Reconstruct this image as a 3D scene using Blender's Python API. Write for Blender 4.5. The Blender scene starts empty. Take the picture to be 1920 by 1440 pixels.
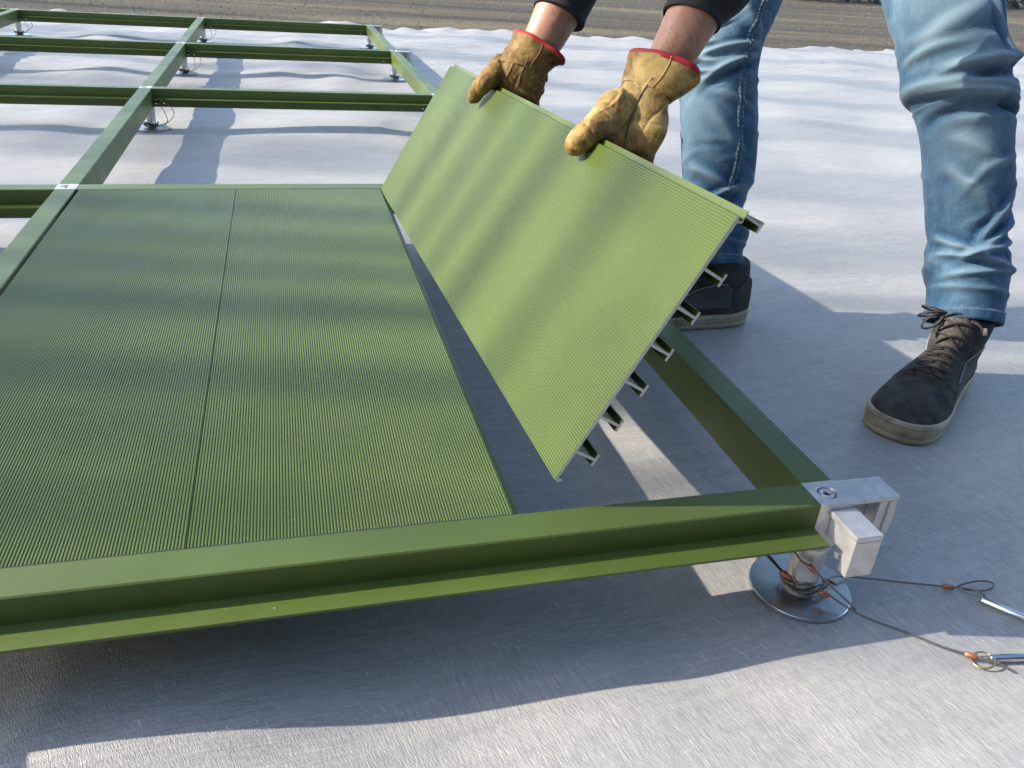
import bpy, bmesh, math, random
import numpy as np
from mathutils import Vector, Matrix
from mathutils.bvhtree import BVHTree

random.seed(7)
rng = np.random.default_rng(11)
sc = bpy.context.scene
COL = sc.collection
H = 0.138            # height of the deck top above the ground
D = 1.2604           # spacing of the cross beams
B = 0.0202           # half width of a beam

# ------------------------------------------------------------------ camera
cam = bpy.data.cameras.new("camera")
cam.sensor_fit = 'HORIZONTAL'
cam.sensor_width = 36.0
cam.lens = 28.846
cam.clip_start = 0.02
cam.clip_end = 600
camo = bpy.data.objects.new("camera", cam)
COL.objects.link(camo)
RX = Vector((0.9669592, -0.2468491, 0.0636830))
RY = Vector((-0.0625009, -0.4717320, -0.8795241))
RZ = Vector((0.2471510, 0.8464836, -0.4715738))
m = Matrix.Identity(4)
for i in range(3):
    m[i][0] = RX[i]; m[i][1] = -RY[i]; m[i][2] = -RZ[i]
m.translation = Vector((0.45129, -0.61979, 0.50658 + H))
camo.matrix_world = m
sc.camera = camo

# ------------------------------------------------------------------ sky, sun, exposure
SUN = Vector((1.75, -0.40, -1.0)).normalized()       # the way the sunlight travels
world = bpy.data.worlds.new("World")
sc.world = world
world.use_nodes = True
wn = world.node_tree
sky = wn.nodes.new("ShaderNodeTexSky")
sky.sky_type = 'NISHITA'
sky.sun_disc = False
sky.sun_elevation = math.asin(-SUN.z)
sky.sun_rotation = math.atan2(-SUN.x, -SUN.y) % (2 * math.pi)
sky.altitude = 200
sky.air_density = 1.0
sky.dust_density = 1.5
sky.ozone_density = 1.0
wn.links.new(sky.outputs[0], wn.nodes["Background"].inputs[0])
wn.nodes["Background"].inputs[1].default_value = 0.15
sun = bpy.data.lights.new("sun", 'SUN')
sun.energy = 4.0
sun.angle = math.radians(0.53)
sun.color = (1.0, 0.89, 0.73)
suno = bpy.data.objects.new("sun", sun)
suno.rotation_euler = SUN.to_track_quat('-Z', 'Y').to_euler()
COL.objects.link(suno)
sc.view_settings.view_transform = 'Standard'
sc.view_settings.look = 'None'
sc.view_settings.gamma = 1.0
sc.view_settings.use_curve_mapping = False
sc.view_settings.exposure = 1.28
sc.render.engine = 'CYCLES'
sc.cycles.use_denoising = True
sc.cycles.max_bounces = 6
sc.cycles.sample_clamp_indirect = 6.0

# ------------------------------------------------------------------ helpers
def tag(o, label=None, cat=None, group=None, kind=None):
    if label: o["label"] = label
    if cat: o["category"] = cat
    if group: o["group"] = group
    if kind: o["kind"] = kind
    return o

def empty(name, loc=(0, 0, 0), label=None, cat=None, group=None):
    o = bpy.data.objects.new(name, None)
    o.empty_display_size = 0.05
    o.location = loc
    COL.objects.link(o)
    return tag(o, label, cat, group)

def link(name, me, parent=None, mats=(), smooth=False):
    for mt in mats:
        me.materials.append(mt)
    if smooth:
        me.polygons.foreach_set("use_smooth", [True] * len(me.polygons))
    o = bpy.data.objects.new(name, me)
    COL.objects.link(o)
    if parent is not None:
        o.parent = parent
    return o

class MB:
    """collects shapes into one mesh"""
    def __init__(s): s.v = []; s.f = []; s.mi = []
    def add(s, v, f, mi=0):
        k = len(s.v)
        s.v += [tuple(p) for p in v]
        s.f += [tuple(i + k for i in q) for q in f]
        s.mi += [mi] * len(f)
        return s
    def box(s, lo, hi, mi=0, M=None):
        x0, y0, z0 = lo; x1, y1, z1 = hi
        v = [(x0,y0,z0),(x1,y0,z0),(x1,y1,z0),(x0,y1,z0),(x0,y0,z1),(x1,y0,z1),(x1,y1,z1),(x0,y1,z1)]
        if M is not None: v = [tuple(M @ Vector(p)) for p in v]
        f = [(0,3,2,1),(4,5,6,7),(0,1,5,4),(1,2,6,5),(2,3,7,6),(3,0,4,7)]
        return s.add(v, f, mi)
    def rings(s, R, cap0=True, cap1=True, mi=0):
        R = [list(r) for r in R]; n = len(R[0])
        v = [p for r in R for p in r]; f = []
        for a in range(len(R) - 1):
            for b in range(n):
                c = (b + 1) % n
                f.append((a*n+b, a*n+c, (a+1)*n+c, (a+1)*n+b))
        if cap0: f.append(tuple(range(n))[::-1])
        if cap1: f.append(tuple((len(R)-1)*n + b for b in range(n)))
        return s.add(v, f, mi)
    def tube(s, pts, r, n=8, mi=0, cap=True):
        P = [Vector(p) for p in pts]
        rr = r if isinstance(r, (list, tuple)) else [r] * len(P)
        up = None; R = []
        for i, p in enumerate(P):
            t = (P[min(i+1, len(P)-1)] - P[max(i-1, 0)])
            if t.length < 1e-9: t = Vector((0, 0, 1))
            t.normalize()
            if up is None:
                up = t.orthogonal().normalized()
            up = (up - t * up.dot(t))
            if up.length < 1e-6: up = t.orthogonal()
            up.normalize()
            w = t.cross(up)
            R.append([p + (up * math.cos(2*math.pi*k/n) + w * math.sin(2*math.pi*k/n)) * rr[i] for k in range(n)])
        return s.rings(R, cap, cap, mi)
    def cyl(s, c, r, z0, z1, n=32, mi=0, r1=None):
        r1 = r if r1 is None else r1
        R = [[(c[0]+q*math.cos(2*math.pi*k/n), c[1]+q*math.sin(2*math.pi*k/n), z) for k in range(n)] for z, q in ((z0, r), (z1, r1))]
        return s.rings(R, True, True, mi)
    def sphere(s, c, r, n=10, mi=0, sc3=(1, 1, 1)):
        R = []
        for i in range(1, n):
            a = math.pi * i / n
            R.append([(c[0]+r*sc3[0]*math.sin(a)*math.cos(2*math.pi*k/(2*n)), c[1]+r*sc3[1]*math.sin(a)*math.sin(2*math.pi*k/(2*n)), c[2]-r*sc3[2]*math.cos(a)) for k in range(2*n)])
        return s.rings(R, True, True, mi)
    def mesh(s, name):
        me = bpy.data.meshes.new(name)
        me.from_pydata(s.v, [], s.f)
        if any(s.mi): me.polygons.foreach_set("material_index", s.mi)
        me.update()
        return me
    def build(s, name, mats, parent=None, smooth=False, bevel=0.0, fix=False):
        me = s.mesh(name)
        if fix or bevel > 0:
            bm = bmesh.new(); bm.from_mesh(me)
            bmesh.ops.recalc_face_normals(bm, faces=bm.faces)
            if bevel > 0:
                ed = [e for e in bm.edges if e.is_manifold and e.calc_face_angle(0) > 0.6]
                bmesh.ops.bevel(bm, geom=ed, offset=bevel, segments=2, affect='EDGES', profile=0.6)
            bm.to_mesh(me); bm.free()
        if not isinstance(mats, (list, tuple)): mats = [mats]
        o = link(name, me, parent, mats, smooth)
        return o

def spline(pts, n=8):
    """Catmull-Rom through the points"""
    P = [np.array(p, float) for p in pts]
    P = [2*P[0]-P[1]] + P + [2*P[-1]-P[-2]]
    out = []
    for i in range(1, len(P)-2):
        for k in range(n):
            t = k / n
            a, b, c, d = P[i-1], P[i], P[i+1], P[i+2]
            out.append(tuple(0.5*((2*b)+(-a+c)*t+(2*a-5*b+4*c-d)*t*t+(-a+3*b-3*c+d)*t**3)))
    out.append(tuple(P[-2]))
    return out

def remesh(mb, voxel, smooth_it=2, smooth_f=0.5):
    """one continuous surface out of overlapping closed shapes"""
    me = mb.mesh("tmp")
    o = bpy.data.objects.new("tmp", me)
    COL.objects.link(o)
    md = o.modifiers.new("r", 'REMESH'); md.mode = 'VOXEL'; md.voxel_size = voxel; md.use_smooth_shade = True
    ms = o.modifiers.new("s", 'SMOOTH'); ms.iterations = smooth_it; ms.factor = smooth_f
    dg = bpy.context.evaluated_depsgraph_get()
    res = bpy.data.meshes.new_from_object(o.evaluated_get(dg))
    bpy.data.objects.remove(o); bpy.data.meshes.remove(me)
    return res

def extrude_profile(poly, axis, a0, a1, mb=None, M=None, caps_mi=0, mi=0):
    """poly in (u, z); axis 'x' -> along x with u = y, axis 'y' -> along y with u = x"""
    mb = mb or MB(); n = len(poly)
    def P(u, z, a):
        p = (a, u, z) if axis == 'x' else (u, a, z)
        return tuple(M @ Vector(p)) if M is not None else p
    v = [P(u, z, a0) for u, z in poly] + [P(u, z, a1) for u, z in poly]
    f = [(i, (i+1) % n, n+(i+1) % n, n+i) for i in range(n)]
    mb.add(v, f, mi)
    mb.add(v, [tuple(range(n))[::-1], tuple(range(n, 2*n))], caps_mi)
    return mb

# ------------------------------------------------------------------ materials
def mat(name):
    mt = bpy.data.materials.new(name); mt.use_nodes = True
    nt = mt.node_tree
    return mt, nt, nt.nodes["Principled BSDF"]

def N(nt, t, **kw):
    n = nt.nodes.new(t)
    for k, v in kw.items():
        if hasattr(n, k): setattr(n, k, v)
        else: n.inputs[k].default_value = v
    return n

def noise_tex(nt, scale=(1, 1, 1), rot=(0, 0, 0), s=1.0, detail=4.0, rough=0.55, dist=0.0, coord="Object"):
    tc = nt.nodes.new("ShaderNodeTexCoord")
    mp = nt.nodes.new("ShaderNodeMapping")
    mp.inputs["Scale"].default_value = scale
    m0 = nt.nodes.new("ShaderNodeMapping")
    m0.inputs["Rotation"].default_value = rot
    nt.links.new(tc.outputs[coord], m0.inputs[0])
    nt.links.new(m0.outputs[0], mp.inputs[0])
    nz = nt.nodes.new("ShaderNodeTexNoise")
    nz.inputs["Scale"].default_value = s
    nz.inputs["Detail"].default_value = detail
    nz.inputs["Roughness"].default_value = rough
    nz.inputs["Distortion"].default_value = dist
    nt.links.new(mp.outputs[0], nz.inputs["Vector"])
    return nz

def ramp(nt, src, stops):
    r = nt.nodes.new("ShaderNodeValToRGB")
    el = r.color_ramp.elements
    while len(el) < len(stops): el.new(0.5)
    for e, (p, c) in zip(el, stops):
        e.position = p
        e.color = (*c, 1) if len(c) == 3 else (c[0], c[0], c[0], 1)
    nt.links.new(src, r.inputs[0])
    return r

def mix(nt, a, b, fac, mode='MIX'):
    n = nt.nodes.new("ShaderNodeMix"); n.data_type = 'RGBA'; n.blend_type = mode
    for k, val in ((0, fac), (6, a), (7, b)):
        if hasattr(val, "is_linked"): nt.links.new(val, n.inputs[k])
        else: n.inputs[k].default_value = (*val, 1) if isinstance(val, tuple) else val
    return n.outputs[2]

def bump(nt, bs, src, strength, dist, prev=None):
    b = nt.nodes.new("ShaderNodeBump")
    b.inputs["Strength"].default_value = strength
    b.inputs["Distance"].default_value = dist
    nt.links.new(src, b.inputs["Height"])
    if prev is not None: nt.links.new(prev.outputs[0], b.inputs["Normal"])
    nt.links.new(b.outputs[0], bs.inputs["Normal"])
    return b

def simple(name, col, rough=0.5, metal=0.0, var=0.0, vs=30.0, bmp=0.0, bs_=200.0, spec=None, bd=0.001):
    mt, nt, bs = mat(name)
    bs.inputs["Base Color"].default_value = (*col, 1)
    bs.inputs["Roughness"].default_value = rough
    bs.inputs["Metallic"].default_value = metal
    if spec is not None: bs.inputs["Specular IOR Level"].default_value = spec
    if var > 0:
        nz = noise_tex(nt, s=vs, detail=5)
        r = ramp(nt, nz.outputs[0], [(0.3, tuple(c*(1-var) for c in col)), (0.7, tuple(min(1, c*(1+var)) for c in col))])
        nt.links.new(r.outputs[0], bs.inputs["Base Color"])
    if bmp > 0:
        nb = noise_tex(nt, s=bs_, detail=3)
        bump(nt, bs, nb.outputs[0], bmp, bd)
    return mt

def green_paint(name):
    mt, nt, bs = mat(name)
    base = (0.072, 0.108, 0.0225)
    nz = noise_tex(nt, s=5.0, detail=4)
    r = ramp(nt, nz.outputs[0], [(0.35, tuple(c*0.93 for c in base)), (0.65, tuple(c*1.07 for c in base))])
    c = r.outputs[0]
    # thin dust film and smears left by hands
    du = noise_tex(nt, (9, 3.2, 6), (0.2, 0.1, 0.5), 1.0, 6, 0.68, 0.7)
    rd = ramp(nt, du.outputs[0], [(0.50, (0.0,)), (0.80, (0.10,))])
    c = mix(nt, c, (0.22, 0.22, 0.17), rd.outputs[0])
    # dust specks and small paint chips
    vo = nt.nodes.new("ShaderNodeTexVoronoi"); vo.inputs["Scale"].default_value = 30.0
    tc = nt.nodes.new("ShaderNodeTexCoord"); nt.links.new(tc.outputs["Object"], vo.inputs["Vector"])
    sp = ramp(nt, vo.outputs["Distance"], [(0.012, (1.0,)), (0.030, (0.0,))])
    sel = ramp(nt, vo.outputs["Color"], [(0.50, (0.0,)), (0.56, (0.85,))])
    mul = nt.nodes.new("ShaderNodeMath"); mul.operation = 'MULTIPLY'
    nt.links.new(sp.outputs[0], mul.inputs[0]); nt.links.new(sel.outputs[0], mul.inputs[1])
    c = mix(nt, c, (0.55, 0.55, 0.42), mul.outputs[0])
    nt.links.new(c, bs.inputs["Base Color"])
    rr = ramp(nt, du.outputs[0], [(0.35, (0.33,)), (0.70, (0.48,))])
    nt.links.new(rr.outputs[0], bs.inputs["Roughness"])
    bs.inputs["Specular IOR Level"].default_value = 0.42
    nb = noise_tex(nt, s=900.0, detail=2)
    bump(nt, bs, nb.outputs[0], 0.06, 0.0005)
    return mt

M_GREEN = green_paint("green_powder_coat")
M_ALU = simple("bare_cast_aluminium", (0.56, 0.56, 0.57), 0.36, 0.55, 0.16, 55, 0.22, 420, bd=0.0006)
M_CUT = simple("sawn_aluminium_edge", (0.60, 0.58, 0.58), 0.5, 0.25, 0.08, 120, 0.1, 900, bd=0.0004)
M_PLATE = simple("polished_steel_plate", (0.50, 0.52, 0.54), 0.30, 1.0, 0.22, 24, 0.05, 60, bd=0.0006)
M_STEEL = simple("bright_steel", (0.62, 0.63, 0.64), 0.16, 1.0)
M_WIRE = simple("steel_wire", (0.20, 0.185, 0.165), 0.42, 0.7, 0.25, 400)
M_COPPER = simple("copper_sleeve", (0.42, 0.17, 0.10), 0.42, 0.6, 0.2, 300)
M_BRASS = simple("yellow_zinc", (0.46, 0.37, 0.20), 0.3, 0.9)
M_DARK = simple("dark_socket", (0.05, 0.035, 0.028), 0.6)
M_BLACKW = simple("black_sheathed_wire", (0.035, 0.033, 0.03), 0.5)

def sheet_material():
    mt, nt, bs = mat("nonwoven_geotextile")
    f1 = noise_tex(nt, (30, 560, 60), (0, 0, math.radians(-6)), 1.0, 3, 0.62, 1.3)
    f2 = noise_tex(nt, (30, 560, 60), (0, 0, math.radians(80)), 1.0, 3, 0.62, 1.3)
    f3 = noise_tex(nt, (40, 560, 60), (0, 0, math.radians(40)), 1.0, 3, 0.62, 1.6)
    big = noise_tex(nt, (2.2, 3.2, 2), (0, 0, 0.4), 1.0, 4, 0.55, 0.6)
    zone = noise_tex(nt, (2.6, 3.4, 1), (0, 0, 0.3), 1.0, 3, 0.5, 0.5)
    tcx = nt.nodes.new("ShaderNodeTexCoord"); sx_ = nt.nodes.new("ShaderNodeSeparateXYZ")
    nt.links.new(tcx.outputs["Object"], sx_.inputs[0])
    yy = nt.nodes.new("ShaderNodeMath"); yy.operation = 'MULTIPLY_ADD'; yy.inputs[1].default_value = -1.5
    nt.links.new(sx_.outputs[1], yy.inputs[0]); nt.links.new(sx_.outputs[0], yy.inputs[2])
    ma = nt.nodes.new("ShaderNodeMath"); ma.operation = 'MULTIPLY_ADD'; ma.inputs[1].default_value = 0.30
    nt.links.new(yy.outputs[0], ma.inputs[0]); nt.links.new(zone.outputs[0], ma.inputs[2])
    zr = ramp(nt, ma.outputs[0], [(0.63, (0.04,)), (0.78, (0.96,))])
    a = mix(nt, f1.outputs[0], f2.outputs[0], zr.outputs[0])
    a = mix(nt, a, f3.outputs[0], 0.30)
    r = ramp(nt, a, [(0.30, (0.215, 0.217, 0.220)), (0.50, (0.350, 0.349, 0.347)), (0.70, (0.500, 0.493, 0.480))])
    rb = ramp(nt, big.outputs[0], [(0.3, (0.90, 0.91, 0.93)), (0.7, (1.0, 1.0, 1.0))])
    c = mix(nt, r.outputs[0], rb.outputs[0], 1.0, 'MULTIPLY')
    st = noise_tex(nt, (7, 46, 20), (0, 0, math.radians(-9)), 1.0, 5, 0.62, 0.9)
    rs = ramp(nt, st.outputs[0], [(0.32, (0.89, 0.90, 0.92)), (0.66, (1.05, 1.045, 1.04))])
    c = mix(nt, c, rs.outputs[0], 1.0, 'MULTIPLY')
    # pale fibre flecks: sun glints painted into the sheet's colour
    fl = noise_tex(nt, (60, 700, 200), (0, 0, math.radians(66)), 1.0, 2, 0.55, 0.8)
    rf = ramp(nt, fl.outputs[0], [(0.66, (0.0,)), (0.74, (0.75,))])
    c = mix(nt, c, (0.72, 0.71, 0.69), rf.outputs[0])
    # a few grains of dirt
    dt = noise_tex(nt, s=34, detail=7, rough=0.75)
    rdt = ramp(nt, dt.outputs[0], [(0.68, (0.0,)), (0.76, (0.30,))])
    c = mix(nt, c, (0.10, 0.09, 0.075), rdt.outputs[0])
    nt.links.new(c, bs.inputs["Base Color"])
    bs.inputs["Specular IOR Level"].default_value = 0.45
    b1 = bump(nt, bs, a, 0.42, 0.0020)
    g = noise_tex(nt, (160, 800, 100), (0, 0, math.radians(66)), 1.0, 2, 0.5, 0.8)
    rr = ramp(nt, g.outputs[0], [(0.52, (0.55,)), (0.68, (0.20,))])
    nt.links.new(rr.outputs[0], bs.inputs["Roughness"])
    bump(nt, bs, g.outputs[0], 0.45, 0.0020, b1)
    return mt
M_SHEET = sheet_material()

def gravel_material():
    mt, nt, bs = mat("brown_grit_ground")
    n1 = noise_tex(nt, (1, 1, 1), s=28, detail=8, rough=0.75)
    n2 = noise_tex(nt, (0.16, 1.0, 1), s=1.1, detail=5, dist=0.4)
    r1 = ramp(nt, n1.outputs[0], [(0.28, (0.030, 0.024, 0.015)), (0.52, (0.070, 0.059, 0.038)), (0.74, (0.18, 0.16, 0.105))])
    r2 = ramp(nt, n2.outputs[0], [(0.38, (0.62, 0.62, 0.62)), (0.52, (0.95, 0.94, 0.92)), (0.64, (1.75, 1.70, 1.45))])  # long streaks: bands of tree shadow painted into the ground colour
    c = mix(nt, r1.outputs[0], r2.outputs[0], 1.0, 'MULTIPLY')
    nt.links.new(c, bs.inputs["Base Color"])
    bs.inputs["Roughness"].default_value = 0.85
    bump(nt, bs, n1.outputs[0], 0.6, 0.02)
    return mt
M_GRAVEL = gravel_material()

def denim_material():
    mt, nt, bs = mat("faded_blue_denim")
    weave = noise_tex(nt, (700, 700, 260), (0.5, 0.3, 0), 1.0, 3, 0.7)
    slub = noise_tex(nt, (230, 230, 16), (0, 0, 0), 1.0, 4, 0.65)
    fade = noise_tex(nt, (13, 13, 8), (0, 0, 0), 1.0, 5, 0.6, 0.6)
    r = ramp(nt, fade.outputs[0], [(0.36, (0.018, 0.068, 0.155)), (0.50, (0.034, 0.104, 0.205)), (0.66, (0.078, 0.165, 0.265))])
    rw = ramp(nt, weave.outputs[0], [(0.34, (0.66, 0.70, 0.74)), (0.66, (1.22, 1.18, 1.12))])
    rs = ramp(nt, slub.outputs[0], [(0.34, (0.72, 0.76, 0.80)), (0.68, (1.28, 1.24, 1.18))])
    c = mix(nt, r.outputs[0], rw.outputs[0], 1.0, 'MULTIPLY')
    c = mix(nt, c, rs.outputs[0], 1.0, 'MULTIPLY')
    at = nt.nodes.new("ShaderNodeAttribute"); at.attribute_name = "wear"
    c = mix(nt, c, (0.215, 0.315, 0.385), at.outputs["Fac"])
    nt.links.new(c, bs.inputs["Base Color"])
    bs.inputs["Roughness"].default_value = 0.85
    bs.inputs["Specular IOR Level"].default_value = 0.2
    bs.inputs["Sheen Weight"].default_value = 0.15
    b1 = bump(nt, bs, weave.outputs[0], 0.35, 0.0009)
    cr = noise_tex(nt, (26, 26, 60), (0.1, 0.2, 0), 1.0, 4, 0.6, 0.8)
    bump(nt, bs, cr.outputs[0], 0.35, 0.004, b1)
    return mt
M_DENIM = denim_material()
M_DENIM_EDGE = simple("worn_denim_edge", (0.055, 0.115, 0.185), 0.9, 0, 0.4, 160, 0.4, 500)
M_THREAD = simple("tan_stitching", (0.50, 0.44, 0.36), 0.8)

def leather_material(name, k):
    mt, nt, bs = mat(name)
    st = noise_tex(nt, s=26, detail=6, rough=0.65, dist=0.6)
    r = ramp(nt, st.outputs[0], [(p_, tuple(a_*b_ for a_, b_ in zip(c_, k))) for p_, c_ in ((0.30, (0.085, 0.052, 0.020)), (0.44, (0.245, 0.165, 0.056)), (0.58, (0.40, 0.300, 0.115)), (0.8, (0.52, 0.425, 0.21)))])
    sm = noise_tex(nt, s=11, detail=3)
    rs = ramp(nt, sm.outputs[0], [(0.38, (0.62, 0.55, 0.52)), (0.56, (1.0, 1.0, 1.0))])
    c = mix(nt, r.outputs[0], rs.outputs[0], 1.0, 'MULTIPLY')
    # pale scratches
    sc1 = noise_tex(nt, (260, 14, 22), (0.5, 0.2, 0.9), 1.0, 3, 0.6, 1.6)
    rc = ramp(nt, sc1.outputs[0], [(0.61, (0.0,)), (0.67, (0.55,))])
    c = mix(nt, c, (0.50, 0.36, 0.11), rc.outputs[0])
    nt.links.new(c, bs.inputs["Base Color"])
    bs.inputs["Roughness"].default_value = 0.62
    bs.inputs["Specular IOR Level"].default_value = 0.25
    w1 = noise_tex(nt, (75, 40, 60), (0.4, 0.3, 0.2), 1.0, 5, 0.6, 1.0)
    b1 = bump(nt, bs, w1.outputs[0], 0.5, 0.0035)
    w2 = noise_tex(nt, s=420, detail=3)
    bump(nt, bs, w2.outputs[0], 0.25, 0.0008, b1)
    return mt
M_LEATHER = leather_material("worn_yellow_leather", (1.10, 1.05, 1.02))
M_LEATHER_BROWN = leather_material("dark_brown_leather", (0.60, 0.52, 0.44))  # same leather recipe in a darker, browner tone for the far glove
M_RED = simple("red_cotton_binding", (0.30, 0.008, 0.014), 0.7, 0, 0.22, 220, 0.5, 700)

def skin_material():
    mt, nt, bs = mat("skin")
    n1 = noise_tex(nt, s=38, detail=5)
    r = ramp(nt, n1.outputs[0], [(0.3, (0.32, 0.150, 0.100)), (0.7, (0.42, 0.230, 0.165))])
    h = noise_tex(nt, (240, 240, 46), (0.35, 0.45, 0.3), 1.0, 2, 0.5, 0.8)
    rh = ramp(nt, h.outputs[0], [(0.56, (0.0,)), (0.68, (0.55,))])
    c = mix(nt, r.outputs[0], (0.20, 0.095, 0.05), rh.outputs[0])
    nt.links.new(c, bs.inputs["Base Color"])
    bs.inputs["Roughness"].default_value = 0.5
    bs.inputs["Subsurface Weight"].default_value = 0.08
    bs.inputs["Subsurface Radius"].default_value = (0.01, 0.004, 0.002)
    bump(nt, bs, n1.outputs[0], 0.2, 0.002)
    return mt
M_SKIN = skin_material()
M_HAIR = simple("dark_brown_hair", (0.035, 0.022, 0.014), 0.55, 0, 0.3, 120, 0.6, 180, bd=0.004)
M_BLACK = simple("black_knit_cloth", (0.016, 0.016, 0.018), 0.88, 0, 0.25, 300, 0.4, 900)
M_SUEDE = simple("black_suede", (0.052, 0.050, 0.050), 0.92, 0, 0.45, 45, 0.35, 600, spec=0.2)
M_GREY = simple("grey_canvas", (0.085, 0.083, 0.088), 0.9, 0, 0.2, 500, 0.4, 1200, spec=0.2)
M_MESH = simple("taupe_mesh_cloth", (0.105, 0.095, 0.086), 0.85, 0, 0.55, 420, 0.9, 420, spec=0.2, bd=0.0015)
M_LACE = simple("brown_black_lace", (0.050, 0.043, 0.041), 0.8, 0, 0.6, 330, 0.5, 700)
M_AGLET = simple("cream_plastic_tip", (0.62, 0.58, 0.40), 0.4)
M_PIPING = simple("pale_grey_piping", (0.30, 0.30, 0.31), 0.6)
def sole_material():
    mt, nt, bs = mat("dirty_gum_rubber")
    n1 = noise_tex(nt, s=24, detail=6, rough=0.7)
    r = ramp(nt, n1.outputs[0], [(0.3, (0.150, 0.125, 0.085)), (0.52, (0.335, 0.290, 0.205)), (0.75, (0.46, 0.415, 0.315))])
    nt.links.new(r.outputs[0], bs.inputs["Base Color"])
    bs.inputs["Roughness"].default_value = 0.6
    bump(nt, bs, n1.outputs[0], 0.2, 0.001)
    return mt
M_SOLE = sole_material()
M_BARK = simple("grey_brown_bark", (0.12, 0.09, 0.065), 0.9, 0, 0.4, 20, 0.6, 40, bd=0.01)
M_LEAF = simple("dark_evergreen_leaf", (0.018, 0.030, 0.014), 0.6, 0, 0.4, 3)

# ------------------------------------------------------------------ ground
g = MB()
g.add([(-260, -40, -0.030), (260, -40, -0.030), (260, 420, -0.030), (-260, 420, -0.030)], [(0, 1, 2, 3)])
tag(g.build("ground", M_GRAVEL), kind="structure")

# ------------------------------------------------------------------ the geotextile sheet, wrinkled, lying on the ground
NODES = [(1, 0), (0, 0), (0, 1), (1, 1), (0, 2), (1, 2), (0, 3), (1, 3), (0, 4), (1, 4), (-1, 1), (-1, 2), (-1, 3), (-1, 4)]
FEET = [(1.49, 0.37, 0.18), (1.18, 0.74, 0.17), (1.16, -0.08, 0.14)]
def waves(X, Y):
    r = np.random.default_rng(5)
    h = np.zeros_like(X)
    Xw = X + 0.05*np.sin(3.1*Y+0.4) + 0.04*np.sin(7.3*Y)
    Yw = Y + 0.05*np.sin(2.7*X+1.3)
    for k in range(34):
        lam = 0.30 * (4.2 ** r.random())
        th = r.normal(0.0, 0.55)            # mostly waves that run along x
        if r.random() < 0.25: th += math.pi/2
        kx, ky = math.cos(th)*2*math.pi/lam, math.sin(th)*2*math.pi/lam
        h += lam**1.05 * np.sin(Xw*kx + Yw*ky + r.random()*6.28)
    h = h / 3.3
    return h
def sheet_height(X, Y):
    h = waves(X, Y)
    amp = np.interp(Y, [-1.5, 0.0, 1.3, 2.2, 3.6, 6.5], [0.006, 0.0055, 0.005, 0.006, 0.0075, 0.008])
    z = amp * h
    # a few pronounced ridges under the far bays
    for cx, cy, w, l, a, ang in ((0.26, -0.07, 0.10, 0.20, 0.026, 0.0), (0.74, 3.95, 0.13, 0.75, 0.030, 1.45), (0.55, 5.0, 0.10, 0.5, 0.03, 1.5), (0.12, 2.75, 0.12, 0.5, 0.012, 1.2),
                                 (-0.30, 2.62, 0.14, 0.6, 0.016, 1.4), (-0.35, 3.7, 0.12, 0.5, 0.018, 1.5), (-0.55, 4.9, 0.16, 0.5, 0.018, 1.5),
                                 (0.40, 3.2, 0.16, 0.5, 0.012, 1.3), (0.33, 2.2, 0.14, 0.4, 0.010, 1.1)):
        ca, sa = math.cos(ang), math.sin(ang)
        u = (X-cx)*ca + (Y-cy)*sa; v = -(X-cx)*sa + (Y-cy)*ca
        z = z + 0.75*a*np.exp(-(v/w)**2 - (u/l)**2)
    flat = np.ones_like(X)
    for i, j in NODES:
        d = np.hypot(X-i, Y-j*D)
        flat *= np.clip((d-0.05)/0.16, 0, 1)**1.5
    for fx, fy, rr in FEET:
        d = np.hypot(X-fx, Y-fy)
        flat *= np.clip((d-rr)/0.15, 0, 1)
    rs = np.random.default_rng(9)
    for k in range(16):
        lam = rs.uniform(0.10, 0.26); th = rs.normal(1.35, 0.35)
        z = z + 0.0011*np.interp(Y, [1.4, 2.6, 4.5], [0.12, 0.28, 0.8])*np.sin((X*math.cos(th)+Y*math.sin(th)+0.05*np.sin(2.2*X+k)+0.03*np.sin(5*Y+k))*2*math.pi/lam + rs.random()*6.28)
    z = np.clip(z, -0.016, 0.06) * flat
    return z
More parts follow.
